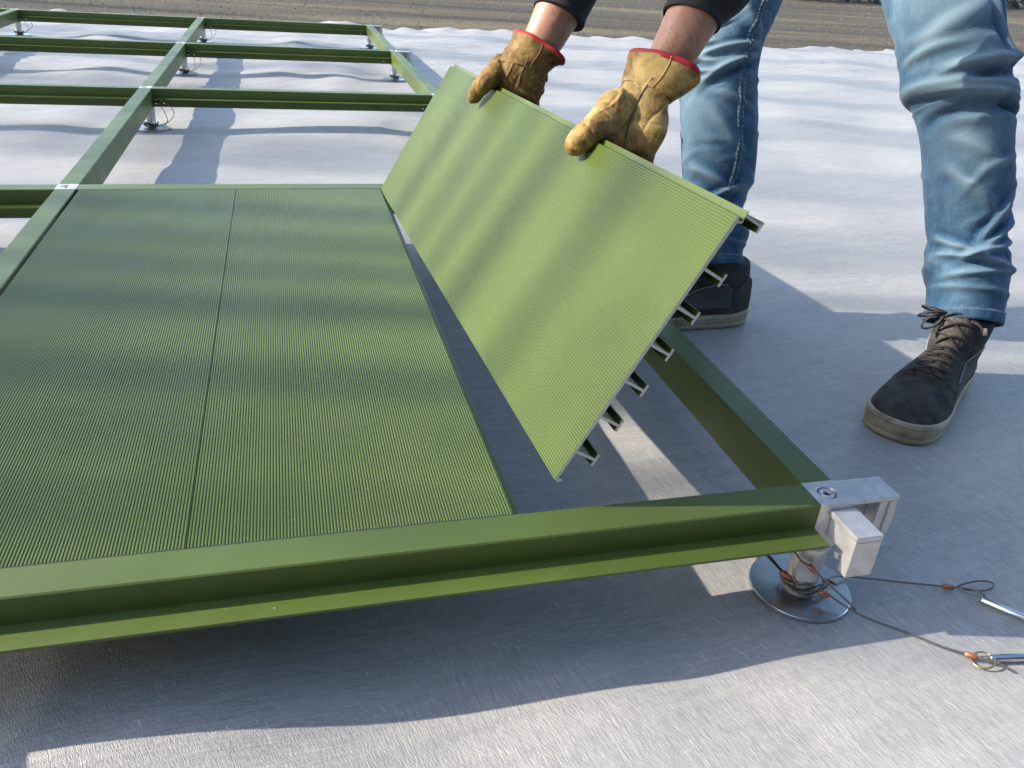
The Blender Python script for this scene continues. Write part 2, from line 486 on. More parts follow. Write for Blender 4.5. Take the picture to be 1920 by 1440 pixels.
def build_sheet():
    xs = np.concatenate([np.arange(-5.0, -1.2, 0.05), np.arange(-1.2, 2.0, 0.0125), np.arange(2.0, 9.6, 0.05)])
    ys = np.concatenate([np.arange(-0.55, 0.9, 0.0125), np.arange(0.9, 6.45, 0.022)])
    edge = 6.40 + 0.035*np.sin(xs*7.9) + 0.035*np.sin(xs*17.0+1) + 0.03*np.sin(xs*31.0+2) + 0.09*np.sin(xs*0.9+0.4)
    X, Y = np.meshgrid(xs, ys)
    t = (Y - ys[0]) / (ys[-1] - ys[0])
    Y = np.where(Y > 4.5, 4.5 + (Y-4.5) * (edge[None, :]-4.5) / (ys[-1]-4.5), Y)
    Z = sheet_height(X, Y)
    lift = np.clip((Y-6.1)/0.3, 0, 1) * (0.008 + 0.011*np.sin(X*11.3+1.0)*np.sin(X*4.1) + 0.006*np.sin(X*23))
    Z = Z + lift
    ny, nx = X.shape
    v = np.stack([X, Y, Z], -1).reshape(-1, 3)
    idx = np.arange(nx*ny).reshape(ny, nx)
    f = np.stack([idx[:-1, :-1], idx[:-1, 1:], idx[1:, 1:], idx[1:, :-1]], -1).reshape(-1, 4)
    # skirt at the far edge gives the cloth an end that drops to the ground
    k = len(v)
    sk = v[idx[-1]].copy(); sk[:, 1] += 0.006; sk[:, 2] = -0.028
    v = np.concatenate([v, sk]); si = np.arange(nx) + k
    f2 = np.stack([idx[-1, :-1], idx[-1, 1:], si[1:], si[:-1]], -1)
    f = np.concatenate([f, f2])
    me = bpy.data.meshes.new("ground_sheet")
    me.from_pydata(v.tolist(), [], f.tolist())
    o = link("ground_sheet", me, None, [M_SHEET], True)
    tag(o, "wide pale grey felt sheet spread wrinkled over the ground under the green frame", "ground sheet")
build_sheet()

# ------------------------------------------------------------------ hedge far behind, at the end of the open ground
def hedge():
    e = empty("hedge", (24, 21.7, 0), "dark low evergreen hedge at the far end of the brown ground", "hedge")
    mb = MB()
    r = np.random.default_rng(3)
    for k in range(9000):
        t = r.random(); x = (t-0.5)*26; y = r.normal(0, 0.45) + x*0.35
        z = abs(r.normal(0.45, 0.4)); s = 0.05 + 0.07*r.random()
        a = Vector(r.normal(size=3)).normalized(); b = a.orthogonal().normalized(); c = Vector((x, y, z))
        mb.add([c-a*s, c-b*s*0.6, c+a*s, c+b*s*0.6], [(0, 1, 2, 3)])
    tag(mb.build("foliage", M_LEAF, e), kind="stuff")
    for k in range(26):
        x = -12.6+k
        MB().tube([(x, x*0.35, -0.05), (x+0.1, x*0.35, 0.5), (x, x*0.35+0.1, 1.0)], [0.04, 0.03, 0.01], 6).build("stem", M_BARK, e, True)
hedge()

# ------------------------------------------------------------------ beams of the frame
def xbeam_profile():
    zt = H
    p = [(-B, zt-0.0015), (-B+0.0015, zt), (B-0.0015, zt), (B, zt-0.0015), (B, zt-0.030), (0.0505, zt-0.030), (0.0505, zt-0.033),
         (B, zt-0.033), (B, zt-0.060), (-B, zt-0.060), (-B, zt-0.033), (-0.0505, zt-0.033), (-0.0505, zt-0.030), (-B, zt-0.030)]
    return p[::-1]
def ybeam_profile():
    zt = H; e = 0.0015
    return [(-B, zt-e), (-B, zt-0.060), (B, zt-0.060), (B, zt-e), (B-e, zt), (-B+e, zt)]
GB = "green metal beams of the deck frame"
def add_screws(o, pts, nrm):
    for p in pts:
        s = MB(); p = Vector(p); n_ = Vector(nrm)
        s.tube([p, p + n_*0.002, p + n_*0.0028], [0.0035, 0.0035, 0.0015], 10)
        s.build("screw", M_STEEL, o)
def cross_beam(i, j, label):
    o = empty("cross_beam", (i, j*D, 0), label, "beam", GB)
    a0, a1 = i + B + 0.0008, i + 1 - B - 0.0008
    mb = extrude_profile([(u, z) for u, z in xbeam_profile()], 'x', a0-i, a1-i)
    mb.build("profile", M_GREEN, o, fix=True)
    if j >= 1:
        for x in (0.055, 0.945):
            add_screws(o, [(x, -B, H-0.047)], (0, -1, 0))
def long_beam(i, j, label):
    o = empty("long_beam", (i, j*D, 0), label, "beam", GB)
    mb = extrude_profile(ybeam_profile(), 'y', B + 0.0008, D - B - 0.0008)
    mb.build("profile", M_GREEN, o, fix=True)
    add_screws(o, [(B, 0.05, H-0.045)], (1, 0, 0))
cross_beam(0, 0, "nearest thick green beam with a ledge along the front edge of the boards")
cross_beam(0, 1, "green beam that closes the far end of the ribbed boards")
cross_beam(0, 2, "green cross beam one open bay behind the boards, its right end by the held panel")
cross_beam(0, 3, "green cross beam second from the far edge, right half of the frame")
cross_beam(0, 4, "farthest green cross beam, right half, ending at the far right corner")
cross_beam(-1, 1, "short visible end of green beam left of the boards")
cross_beam(-1, 2, "green cross beam left of the middle rail, one bay behind the boards")
cross_beam(-1, 3, "green cross beam left of the middle rail, second from the far edge")
cross_beam(-1, 4, "farthest green cross beam in the left half of the frame")
cross_beam(-2, 4, "tiny end of the farthest green beam at the left picture border")
long_beam(0, 0, "green rail along the left side of the ribbed boards")
long_beam(0, 1, "green middle rail running back from the corner of the boards")
long_beam(0, 2, "green middle rail in the second open bay from the boards")
long_beam(0, 3, "green middle rail in the farthest bay")
long_beam(1, 0, "green right hand rail in shade beside the open gap and the man's shoes")
long_beam(1, 1, "green outer right rail hidden behind the held panel")
long_beam(1, 2, "green outer right rail casting a shadow beside the raised panel's far corner")
long_beam(1, 3, "green outer right rail of the farthest bay")
long_beam(-1, 3, "green rail at the far left corner of the frame")
long_beam(-1, 2, "green rail beyond the left picture border casting a shadow strip")

# ------------------------------------------------------------------ support feet: cast connector, bolt, post, plate, hooks and wires
def curve_pts(pts, n=8): return spline(pts, n)
def wire(parent, pts, r=0.0012, name="tether_wire", mt=None, n=8):
    return MB().tube(curve_pts(pts, n), r, 7).build(name, mt or M_WIRE, parent, True)
def crimp(parent, a, b, r=0.0032):
    a, b = Vector(a), Vector(b)
    return MB().tube([a, a.lerp(b, 0.06), a.lerp(b, 0.94), b], [r*0.75, r, r, r*0.75], 10).build("crimp_sleeve", M_COPPER, parent, True)
def hook_x(o):
    """open hook that points away from the frame along +x: top plate, end wall, ribs"""
    z = H - 0.0003
    mb = MB()
    mb.box((B+0.0003, -B+0.001, z-0.006), (0.080, B-0.001, z))
    mb.box((0.071, -B+0.001, z-0.052), (0.080, B-0.001, z-0.006))
    mb.box((B+0.0003, B-0.007, z-0.050), (0.071, B-0.002, z-0.006))
    mb.box((0.060, -B+0.004, z-0.050), (0.071, -B+0.008, z-0.006))
    mb.build("hook", M_ALU, o, bevel=0.0012)
def hook_y(o, s=-1):
    z = H - 0.008
    mb = MB()
    y0, y1 = sorted((s*(B+0.0003), s*0.069))
    mb.box((-0.007, y0, z-0.007), (0.025, y1, z))
    w0, w1 = sorted((s*0.055, s*0.069))
    mb.box((-0.007, w0, z-0.053), (0.025, w1, z-0.007))
    v0, v1 = sorted((s*(B+0.0003), s*0.055))
    mb.box((-0.003, v0, z-0.034), (0.019, v1, z-0.007))
    v2, v3 = sorted((s*0.040, s*0.055))
    mb.box((-0.003, v2, z-0.046), (0.019, v3, z-0.034))
    ho = mb.build("hook", M_ALU, o, bevel=0.0012)
    MB().tube([(-0.0060, s*0.047, z-0.040), (0.0020, s*0.047, z-0.040)], 0.004, 12).build("hook_rivet", M_STEEL, ho)
def support_foot(i, j, label, hooks=(), far=True):
    o = empty("support_foot", (i, j*D, 0), label, "support foot", "support feet under the frame joints")
    z = H + 0.0004
    # cast connector block with a bolt hole
    ring = lambda q, zz: [(q*math.cos(2*math.pi*k/32), q*math.sin(2*math.pi*k/32), zz) for k in range(32)]
    def sq(zz):
        out = []
        for k in range(32):
            a = 2*math.pi*k/32; c, s = math.cos(a), math.sin(a); mx = max(abs(c), abs(s))
            out.append((B*c/mx, B*s/mx, zz))
        return out
    mb = MB()
    mb.rings([ring(0.009, z-0.006), ring(0.0112, z-0.0006), ring(0.0118, z), sq(z), sq(z-0.059)], True, True)
    mb.build("connector", M_ALU, o, fix=True)
    bo = MB()
    bo.rings([ring(0.0088, z-0.006), ring(0.0088, z-0.002), ring(0.0080, z-0.0010), ring(0.0048, z-0.0010), ring(0.0044, z-0.0055)], True, True)
    b_o = bo.build("bolt", M_ALU, o, True, fix=True)
    hx = MB()
    R = [[(0.0043*math.cos(math.pi*k/3), 0.0043*math.sin(math.pi*k/3), zz) for k in range(6)] for zz in (z-0.006, z-0.0028)]
    hx.rings(R); hx.build("hex_socket", M_DARK, b_o)
    # tapering stem and post
    st = MB()
    prof = [(0.0200, H-0.0595), (0.0195, H-0.072), (0.0185, 0.045), (0.0180, 0.010), (0.0215, 0.0062)]
    st.rings([[(q*math.cos(2*math.pi*k/32), q*math.sin(2*math.pi*k/32), zz) for k in range(32)] for q, zz in prof])
    st.build("post", M_ALU, o, True, fix=True)
    pl = MB()
    n = 64
    prof = [(0.0565, 0.0005), (0.0580, 0.0015), (0.0580, 0.0050), (0.0570, 0.0060), (0.001, 0.0062)]
    pl.rings([[(q*math.cos(2*math.pi*k/n), q*math.sin(2*math.pi*k/n), zz) for k in range(n)] for q, zz in prof])
    pl.build("base_plate", M_PLATE, o, fix=True)
    if 'x' in hooks: hook_x(o)
    if 'y' in hooks: hook_y(o, -1)
    if far:
        # wires wound round the post and two loops that rise back to the beam
        r = random.Random(i*31+j*7)
        for k in range(3):
            a0 = r.uniform(2.6, 3.4); zz = 0.012 + 0.005*k
            pts = [((0.0225+0.001*k)*math.cos(a0+t*0.5), (0.0225+0.001*k)*math.sin(a0+t*0.5), zz+0.003*math.sin(t)) for t in range(0, 8)]
            wire(o, pts, 0.0020, "wire_coil", M_BLACKW, 4)
        jx = [r.uniform(-0.006, 0.006) for _ in range(6)]
        wire(o, [(0.020, -0.020, 0.014), (0.052+jx[0], -0.036, 0.030), (0.060+jx[1], -0.042, 0.058), (0.047+jx[2], -0.038, 0.086), (0.036, -0.026, 0.100)])
        wire(o, [(0.022, -0.018, 0.012), (0.048+jx[3], -0.030, 0.022), (0.082+jx[4], -0.046, 0.055), (0.080+jx[5], -0.046, 0.085), (0.050, -0.030, 0.103)])
        MB().tube([(0.020, -0.028, 0.0915), (0.034, -0.030, 0.0915)], 0.0032, 8).build("locking_pin", M_STEEL, o, True)
        crimp(o, (0.050, -0.030, 0.102), (0.040, -0.029, 0.094), 0.0026)
    return o
near = support_foot(1, 0, "nearest support foot with open cast hooks, round steel plate and wires with pins", ('x', 'y'), False)
support_foot(0, 0, "support foot under the front left joint, out of sight beside the boards", ('y',), True)
support_foot(0, 1, "support foot at the far left corner of the ribbed boards, bolt showing on top")
support_foot(1, 1, "support foot hidden behind the raised panel", ('x',))
support_foot(0, 2, "support foot under the middle rail one open bay behind the boards")
support_foot(1, 2, "support foot at the outer rail beside the raised panel's far corner", ('x',))
support_foot(0, 3, "support foot under the middle rail two open bays behind the boards")
support_foot(1, 3, "support foot at the outer right rail, second from the far corner", ('x',))
support_foot(0, 4, "support foot under the middle rail at the far edge of the frame")
support_foot(1, 4, "support foot at the far right corner of the frame", ('x',))
support_foot(-1, 4, "support foot at the far left corner of the frame")
support_foot(-1, 3, "support foot left of the picture on the second row from the far edge")
support_foot(-1, 2, "support foot left of the picture one bay behind the boards")

def near_wires(o):
    L = lambda pts: [(x-1.0, y, z) for x, y, z in pts]
    # wound bundle at the foot of the post
    for k in range(5):
        off = 0.0022*k
        pts = []
        for t in range(0, 9):
            a = math.radians(150 + t*24)
            rr = 0.0225 + 0.0018*math.sin(k*1.7+t*0.8) + (0.004 if t > 6 else 0)
            pts.append((rr*math.cos(a), rr*math.sin(a), 0.012 + off + 0.003*math.sin(t*0.9+k)))
        pts.append((0.026+0.001*k, -0.012-0.003*k, 0.016+off*0.7))
        wire(o, pts, 0.0013, "wire_coil", M_BLACKW if k % 2 else M_WIRE, 5)
    # doubled wire that drops from under the beam into the bundle
    w = wire(o, [(-0.052, 0.020, 0.050), (-0.042, 0.0168, 0.042), (-0.028, 0.0014, 0.0290), (-0.023, -0.0047, 0.0267), (-0.0186, -0.0140, 0.0220)], 0.0013, "tether_wire", M_BLACKW)
    wire(o, [(-0.050, 0.024, 0.049), (-0.039, 0.0180, 0.041), (-0.027, 0.0030, 0.0285), (-0.022, -0.0060, 0.0255), (-0.0186, -0.0150, 0.0205)], 0.0013, "tether_wire", M_BLACKW)
    crimp(w, (-0.0285, 0.0010, 0.0292), (-0.0215, -0.0085, 0.0250), 0.0035)
    # wire eye that swings out over the plate and runs on to the lower pin
    w2 = wire(o, L([(0.9749, -0.0030, 0.0640), (0.9785, -0.0160, 0.0585), (0.984, -0.0221, 0.0563), (0.9904, -0.0296, 0.0525), (1.0065, -0.0419, 0.0390),
                    (1.0240, -0.0528, 0.0242), (1.0335, -0.0568, 0.0150), (1.0290, -0.0535, 0.0135), (1.0200, -0.0420, 0.0160), (1.0115, -0.0330, 0.0200), (1.0045, -0.0286, 0.0200)]), 0.0013, n=10)
    crimp(w2, tuple(Vector((-0.016, -0.0221, 0.0563))), (-0.0085, -0.0305, 0.0518), 0.0034)
    crimp(w2, (0.0035, -0.0283, 0.0202), (0.0135, -0.0355, 0.0190), 0.0034)
    w3 = wire(o, L([(1.0325, -0.0560, 0.0125), (1.048, -0.0640, 0.0055), (1.0825, -0.0920, 0.0035), (1.1045, -0.1150, 0.0035), (1.1240, -0.1320, 0.0050), (1.1340, -0.1420, 0.0068),
                    (1.1450, -0.1500, 0.0075), (1.1530, -0.1590, 0.0055)]), 0.0014)
    crimp(w3, (0.1215, -0.1298, 0.0048), (0.1300, -0.1385, 0.0062), 0.0032)
    rg = []
    for k in range(25):
        a = 2*math.pi*k/24
        rg.append((0.1345+0.0110*math.cos(a), -0.1425+0.0105*math.sin(a), 0.0055+0.003*math.cos(a)))
    MB().tube(rg, 0.0011, 7, cap=False).build("split_ring", M_BRASS, w3, True)
    MB().tube([(0.1425, -0.1420, 0.0060), (0.1440, -0.1423, 0.0060), (0.2600, -0.1600, 0.0060), (0.2640, -0.1606, 0.0060)], [0.0030, 0.0042, 0.0042, 0.002], 16).build("locking_pin", M_STEEL, w3, True)
    # upper wire to the other pin
    w4 = wire(o, L([(1.0230, -0.0150, 0.0170), (1.041, -0.0040, 0.0150), (1.0729, -0.0030, 0.0085), (1.135, -0.0196, 0.0045), (1.1760, -0.0335, 0.0045), (1.1890, -0.0385, 0.0050)]), 0.0012)
    crimp(w4, (0.0235, -0.0140, 0.0175), (0.0330, -0.0095, 0.0165), 0.0034)
    crimp(w4, (0.1740, -0.0330, 0.0046), (0.1855, -0.0372, 0.0050), 0.0031)
    wire(w4, L([(1.1880, -0.0380, 0.0050), (1.2000, -0.0370, 0.0080), (1.2200, -0.0400, 0.0120), (1.2330, -0.0450, 0.0105), (1.2280, -0.0490, 0.0060), (1.2100, -0.0470, 0.0045), (1.1920, -0.0400, 0.0046)]), 0.0012, "wire_eye")
    wire(w4, L([(1.1900, -0.0390, 0.0050), (1.1935, -0.0480, 0.0065), (1.2005, -0.0600, 0.0085), (1.2060, -0.0650, 0.0080), (1.2085, -0.0580, 0.0090), (1.2040, -0.0470, 0.0065), (1.1940, -0.0400, 0.0050)]), 0.0012, "wire_eye")
    MB().tube([(0.2020, -0.0615, 0.0058), (0.2030, -0.0628, 0.0058), (0.2750, -0.1540, 0.0058), (0.2775, -0.1570, 0.0058)], [0.003, 0.0044, 0.0044, 0.002], 16).build("locking_pin", M_STEEL, w4, True)
near_wires(near)

# ------------------------------------------------------------------ ribbed aluminium boards
PW, PL = 0.3105, 1.2175       # width of the ribbed face, length of a board
def board_meshes():
    # ribbed face sheet
    n = 100; pitch = PW / n
    top = []
    for k in range(n):
        x = k*pitch
        top += [(x+0.0001, -0.0004), (x+0.0005, 0.0), (x+pitch-0.0015, 0.0), (x+pitch-0.0010, -0.0004), (x+pitch-0.0008, -0.0009), (x+pitch-0.0003, -0.0009)]
    poly = [(0.0, -0.0012)] + top + [(PW, -0.0002), (PW+0.0006, -0.0015), (PW-0.0030, -0.0040), (0.004, -0.0034), (0.0040, -0.0075), (0.0010, -0.0090), (-0.0016, -0.0050)]
    mb = extrude_profile(poly[::-1], 'y', 0, PL, caps_mi=1)
    sheet = mb.mesh("ribbed_face")
    # a rib: stem and foot
    t = 0.0015
    rib = extrude_profile([(-t, -0.0028), (-t, -0.0268), (-0.0070, -0.0267), (-0.0070, -0.0297), (0.0070, -0.0297), (0.0070, -0.0267), (t, -0.0268), (t, -0.0028)], 'y', 0, PL, caps_mi=1).mesh("rib")
    # tongue at the upper long edge: slanted web, lip, stem with foot
    x = PW
    tg = extrude_profile([(x-0.0060, -0.0034), (x-0.0035, -0.0088), (x+0.0030, -0.0080), (x+0.0030, -0.0268), (x-0.0030, -0.0272), (x-0.0030, -0.0297), (x+0.0085, -0.0297),
                          (x+0.0085, -0.0272), (x+0.0054, -0.0268), (x+0.0054, -0.0092), (x+0.0086, -0.0078), (x+0.0085, -0.0064), (x+0.0052, -0.0070), (x-0.0018, -0.0076), (x-0.0040, -0.0034)], 'y', 0, PL, caps_mi=1).mesh("tongue")
    for me in (sheet, rib, tg):
        bm = bmesh.new(); bm.from_mesh(me); bmesh.ops.recalc_face_normals(bm, faces=bm.faces); bm.to_mesh(me); bm.free()
        me.materials.append(M_GREEN); me.materials.append(M_CUT)
    return sheet, rib, tg
SHEET, RIB, TONGUE = board_meshes()
def board(label, M):
    o = empty("deck_board", (0, 0, 0), label, "deck board", "ribbed green deck boards")
    o.matrix_world = M
    f = link("ribbed_face", SHEET, o)
    for k in range(6):
        r = link("rib", RIB, o); r.location = (0.037 + 0.0435*k, 0, 0)
    link("tongue", TONGUE, o)
    return o
board("left ribbed green board lying flat in the frame", Matrix.Translation((0.0275, 0.0213, H-0.0002)))
board("right ribbed green board lying flat, open gap along its right side", Matrix.Translation((0.3392, 0.0213, H-0.0002)))
U = Vector((0.5046, 0.0423, 0.8623)).normalized()
Nn = Vector((-0.8627, -0.0149, 0.5056)).normalized()
V = Nn.cross(U).normalized(); Nn = U.cross(V).normalized()
HM = Matrix.Identity(4)
for i in range(3):
    HM[i][0] = U[i]; HM[i][1] = V[i]; HM[i][2] = Nn[i]
HM.translation = Vector((0.692, 0.028, 0.032 + H))
board("raised ribbed green board tilted up in the man's gloved hands, ribs showing at its end", HM)

# ------------------------------------------------------------------ the man
LEG_NEAR = [
    (1.5496, 0.4243, 0.1255, 0.0650, -0.0206, -0.0029, -0.0169, -0.0578, 0.0322),
    (1.5528, 0.4364, 0.1596, 0.0672, -0.0194, 0.0005, -0.0173, -0.0592, 0.0330),
    (1.5499, 0.4495, 0.2028, 0.0715, -0.0205, 0.0008, -0.0184, -0.0630, 0.0351),
    (1.5465, 0.4575, 0.2303, 0.0700, -0.0192, 0.0023, -0.0179, -0.0615, 0.0342),
    (1.5415, 0.4648, 0.2577, 0.0667, -0.0175, 0.0036, -0.0171, -0.0584, 0.0325),
    (1.5341, 0.4737, 0.3016, 0.0703, -0.0179, 0.0046, -0.0180, -0.0615, 0.0343),
    (1.5222, 0.4819, 0.3525, 0.0726, -0.0185, 0.0048, -0.0182, -0.0623, 0.0347),
    (1.5084, 0.4951, 0.4113, 0.0733, -0.0177, 0.0067, -0.0180, -0.0615, 0.0343),
    (1.4992, 0.4982, 0.4375, 0.0745, -0.0190, 0.0049, -0.0181, -0.0620, 0.0345),
    (1.4884, 0.5036, 0.4628, 0.0761, -0.0184, 0.0069, -0.0185, -0.0632, 0.0352),
    (1.4767, 0.5105, 0.4795, 0.0846, -0.0216, 0.0056, -0.0201, -0.0689, 0.0384),
    (1.4711, 0.5160, 0.4972, 0.0846, -0.0222, 0.0045, -0.0201, -0.0689, 0.0384),
    (1.4650, 0.5291, 0.5239, 0.0805, -0.0205, 0.0053, -0.0191, -0.0655, 0.0365),
    (1.4601, 0.5547, 0.5673, 0.0821, -0.0209, 0.0054, -0.0195, -0.0668, 0.0372),
    (1.4634, 0.5896, 0.6104, 0.0888, -0.0227, 0.0058, -0.0211, -0.0723, 0.0403),
    (1.4787, 0.6375, 0.6620, 0.0976, -0.0249, 0.0064, -0.0237, -0.0811, 0.0452),
    (1.5105, 0.7025, 0.7316, 0.1074, -0.0274, 0.0071, -0.0261, -0.0893, 0.0498),
]
LEG_FAR = [
    (1.2290, 0.7441, 0.1139, 0.0661, -0.0143, 0.0089, -0.0169, -0.0577, 0.0322),
    (1.2292, 0.7539, 0.1463, 0.0670, -0.0171, 0.0044, -0.0171, -0.0586, 0.0327),
    (1.2353, 0.7584, 0.1789, 0.0696, -0.0168, 0.0064, -0.0178, -0.0609, 0.0339),
    (1.2304, 0.7681, 0.2108, 0.0585, -0.0134, 0.0065, -0.0149, -0.0511, 0.0285),
    (1.2316, 0.7730, 0.2456, 0.0608, -0.0155, 0.0040, -0.0155, -0.0532, 0.0296),
    (1.2347, 0.7792, 0.2796, 0.0682, -0.0174, 0.0045, -0.0174, -0.0597, 0.0333),
    (1.2304, 0.7864, 0.3326, 0.0707, -0.0180, 0.0047, -0.0181, -0.0619, 0.0345),
    (1.2231, 0.7972, 0.3905, 0.0718, -0.0171, 0.0069, -0.0183, -0.0628, 0.0350),
    (1.2190, 0.8065, 0.4264, 0.0718, -0.0171, 0.0069, -0.0183, -0.0628, 0.0350),
    (1.2191, 0.8146, 0.4621, 0.0704, -0.0168, 0.0068, -0.0180, -0.0615, 0.0343),
    (1.2247, 0.8210, 0.4977, 0.0690, -0.0164, 0.0066, -0.0176, -0.0603, 0.0336),
    (1.2355, 0.8270, 0.5247, 0.0674, -0.0158, 0.0070, -0.0172, -0.0589, 0.0328),
    (1.2560, 0.8402, 0.5592, 0.0669, -0.0159, 0.0065, -0.0171, -0.0585, 0.0326),
    (1.2763, 0.8547, 0.5854, 0.0643, -0.0153, 0.0063, -0.0164, -0.0562, 0.0313),
    (1.3268, 0.8920, 0.6362, 0.0707, -0.0181, 0.0047, -0.0190, -0.0650, 0.0362),
    (1.3878, 0.9499, 0.7086, 0.0817, -0.0209, 0.0054, -0.0219, -0.0751, 0.0419),
]
ARM_FAR = [
    (0.8897, 0.8895, 0.4558, 0.0295, -0.0160, -0.0132, -0.0076, -0.0259, 0.0144),
    (0.8969, 0.8973, 0.4735, 0.0293, -0.0138, -0.0094, -0.0071, -0.0243, 0.0135),
    (0.9101, 0.9023, 0.5001, 0.0329, -0.0147, -0.0091, -0.0078, -0.0268, 0.0149),
    (0.9278, 0.9092, 0.5323, 0.0359, -0.0161, -0.0101, -0.0088, -0.0303, 0.0169),
    (0.9469, 0.9172, 0.5673, 0.0404, -0.0173, -0.0098, -0.0100, -0.0343, 0.0191),
    (0.9720, 0.9259, 0.6171, 0.0423, -0.0188, -0.0117, -0.0112, -0.0384, 0.0214),
]
ARM_NEAR = [
    (0.9302, 0.4340, 0.4864, 0.0254, -0.0134, -0.0107, -0.0064, -0.0220, 0.0123),
    (0.9404, 0.4407, 0.5143, 0.0272, -0.0121, -0.0074, -0.0064, -0.0221, 0.0123),
    (0.9529, 0.4446, 0.5386, 0.0287, -0.0124, -0.0073, -0.0068, -0.0231, 0.0129),
    (0.9687, 0.4500, 0.5670, 0.0312, -0.0134, -0.0077, -0.0078, -0.0266, 0.0148),
    (0.9830, 0.4537, 0.5918, 0.0347, -0.0148, -0.0083, -0.0088, -0.0301, 0.0168),
    (1.0046, 0.4618, 0.6283, 0.0374, -0.0163, -0.0096, -0.0098, -0.0337, 0.0188),
]
SLEEVE_FAR = [
    (0.9350, 0.9095, 0.5365, 0.0416, -0.0201, -0.0143, -0.0114, -0.0389, 0.0217),
    (0.9382, 0.9126, 0.5438, 0.0427, -0.0193, -0.0122, -0.0114, -0.0389, 0.0217),
    (0.9573, 0.9204, 0.5826, 0.0457, -0.0198, -0.0115, -0.0120, -0.0411, 0.0229),
    (0.9868, 0.9313, 0.6346, 0.0514, -0.0212, -0.0111, -0.0140, -0.0480, 0.0267),
    (1.0221, 0.9341, 0.7006, 0.0618, -0.0248, -0.0122, -0.0167, -0.0573, 0.0319),
]
SLEEVE_NEAR = [
    (0.9710, 0.4519, 0.5717, 0.0338, -0.0152, -0.0096, -0.0090, -0.0308, 0.0172),
    (0.9752, 0.4549, 0.5793, 0.0355, -0.0153, -0.0089, -0.0093, -0.0319, 0.0178),
    (0.9944, 0.4567, 0.6032, 0.0453, -0.0183, -0.0091, -0.0117, -0.0400, 0.0223),
    (1.0189, 0.4658, 0.6429, 0.0473, -0.0196, -0.0105, -0.0129, -0.0443, 0.0247),
    (1.0484, 0.4741, 0.6945, 0.0550, -0.0224, -0.0113, -0.0149, -0.0512, 0.0285),
]
GLOVE_NEAR = [
    (0.9391, 0.4476, 0.5154, 0.0393, -0.0197, -0.0147, -0.0083, -0.0283, 0.0157),
    (0.9359, 0.4454, 0.5056, 0.0388, -0.0192, -0.0141, -0.0081, -0.0277, 0.0155),
    (0.9278, 0.4442, 0.4928, 0.0331, -0.0174, -0.0139, -0.0065, -0.0223, 0.0124),
    (0.9184, 0.4443, 0.4817, 0.0274, -0.0153, -0.0131, -0.0054, -0.0185, 0.0103),
    (0.9107, 0.4442, 0.4689, 0.0329, -0.0155, -0.0106, -0.0058, -0.0199, 0.0111),
    (0.9025, 0.4403, 0.4513, 0.0420, -0.0174, -0.0091, -0.0064, -0.0220, 0.0122),
    (0.8935, 0.4359, 0.4346, 0.0473, -0.0184, -0.0082, -0.0064, -0.0218, 0.0121),
    (0.8900, 0.4318, 0.4187, 0.0428, -0.0171, -0.0079, -0.0058, -0.0198, 0.0110),
    (0.8855, 0.4295, 0.4057, 0.0359, -0.0157, -0.0090, -0.0046, -0.0157, 0.0088),
]
GLOVE_FAR = [
    (0.8936, 0.9049, 0.4854, 0.0365, -0.0210, -0.0186, -0.0091, -0.0312, 0.0174),
    (0.8885, 0.9012, 0.4740, 0.0375, -0.0208, -0.0177, -0.0087, -0.0299, 0.0166),
    (0.8809, 0.8993, 0.4623, 0.0378, -0.0195, -0.0152, -0.0078, -0.0267, 0.0149),
    (0.8749, 0.8993, 0.4549, 0.0393, -0.0190, -0.0134, -0.0074, -0.0255, 0.0142),
    (0.8676, 0.9000, 0.4419, 0.0466, -0.0199, -0.0113, -0.0080, -0.0272, 0.0152),
    (0.8601, 0.8999, 0.4270, 0.0519, -0.0213, -0.0110, -0.0079, -0.0271, 0.0151),
    (0.8578, 0.8983, 0.4123, 0.0495, -0.0208, -0.0110, -0.0071, -0.0243, 0.0135),
    (0.8559, 0.8966, 0.3980, 0.0431, -0.0191, -0.0119, -0.0057, -0.0197, 0.0110),
]
def dense(rows, n):
    """resample section rows smoothly: returns centres, A, B, arc length"""
    P = np.array(spline([tuple(r) for r in rows], n))
    c = P[:, :3]; A = P[:, 3:6]; Bv = P[:, 6:9]
    s = np.concatenate([[0], np.cumsum(np.linalg.norm(np.diff(c, axis=0), axis=1))])
    return c, A, Bv, s
def loft_rings(rows, n_sub=4, n=24, k=1.0, pw=1.0):
    c, A, Bv, s = dense(rows, n_sub)
    th = np.linspace(0, 2*np.pi, n, endpoint=False)
    co, si = np.cos(th), np.sin(th)
    if pw != 1.0:
        co = np.sign(co)*np.abs(co)**pw; si = np.sign(si)*np.abs(si)**pw
    P = c[:, None] + k*(A[:, None]*co[None, :, None] + Bv[:, None]*si[None, :, None])
    return P

man = empty("person", (1.45, 0.62, 0.0), "man in faded blue jeans bending down to lower the green board with leather gloves", "person")
MO = Vector((1.45, 0.62, 0.0))
def place(o):
    """parts are modelled in world coordinates"""
    o.matrix_parent_inverse = Matrix.Translation(-MO)
    return o

HIP = Vector((1.66, 0.88, 0.90)); CHEST = Vector((1.33, 0.76, 1.05)); NECK = Vector((1.13, 0.72, 1.10)); HEAD = Vector((1.00, 0.69, 1.10))
ELB_N, SHO_N = Vector((1.075, 0.480, 0.745)), Vector((1.19, 0.53, 1.00))
ELB_F, SHO_F = Vector((1.050, 0.942, 0.755)), Vector((1.17, 0.92, 1.00))

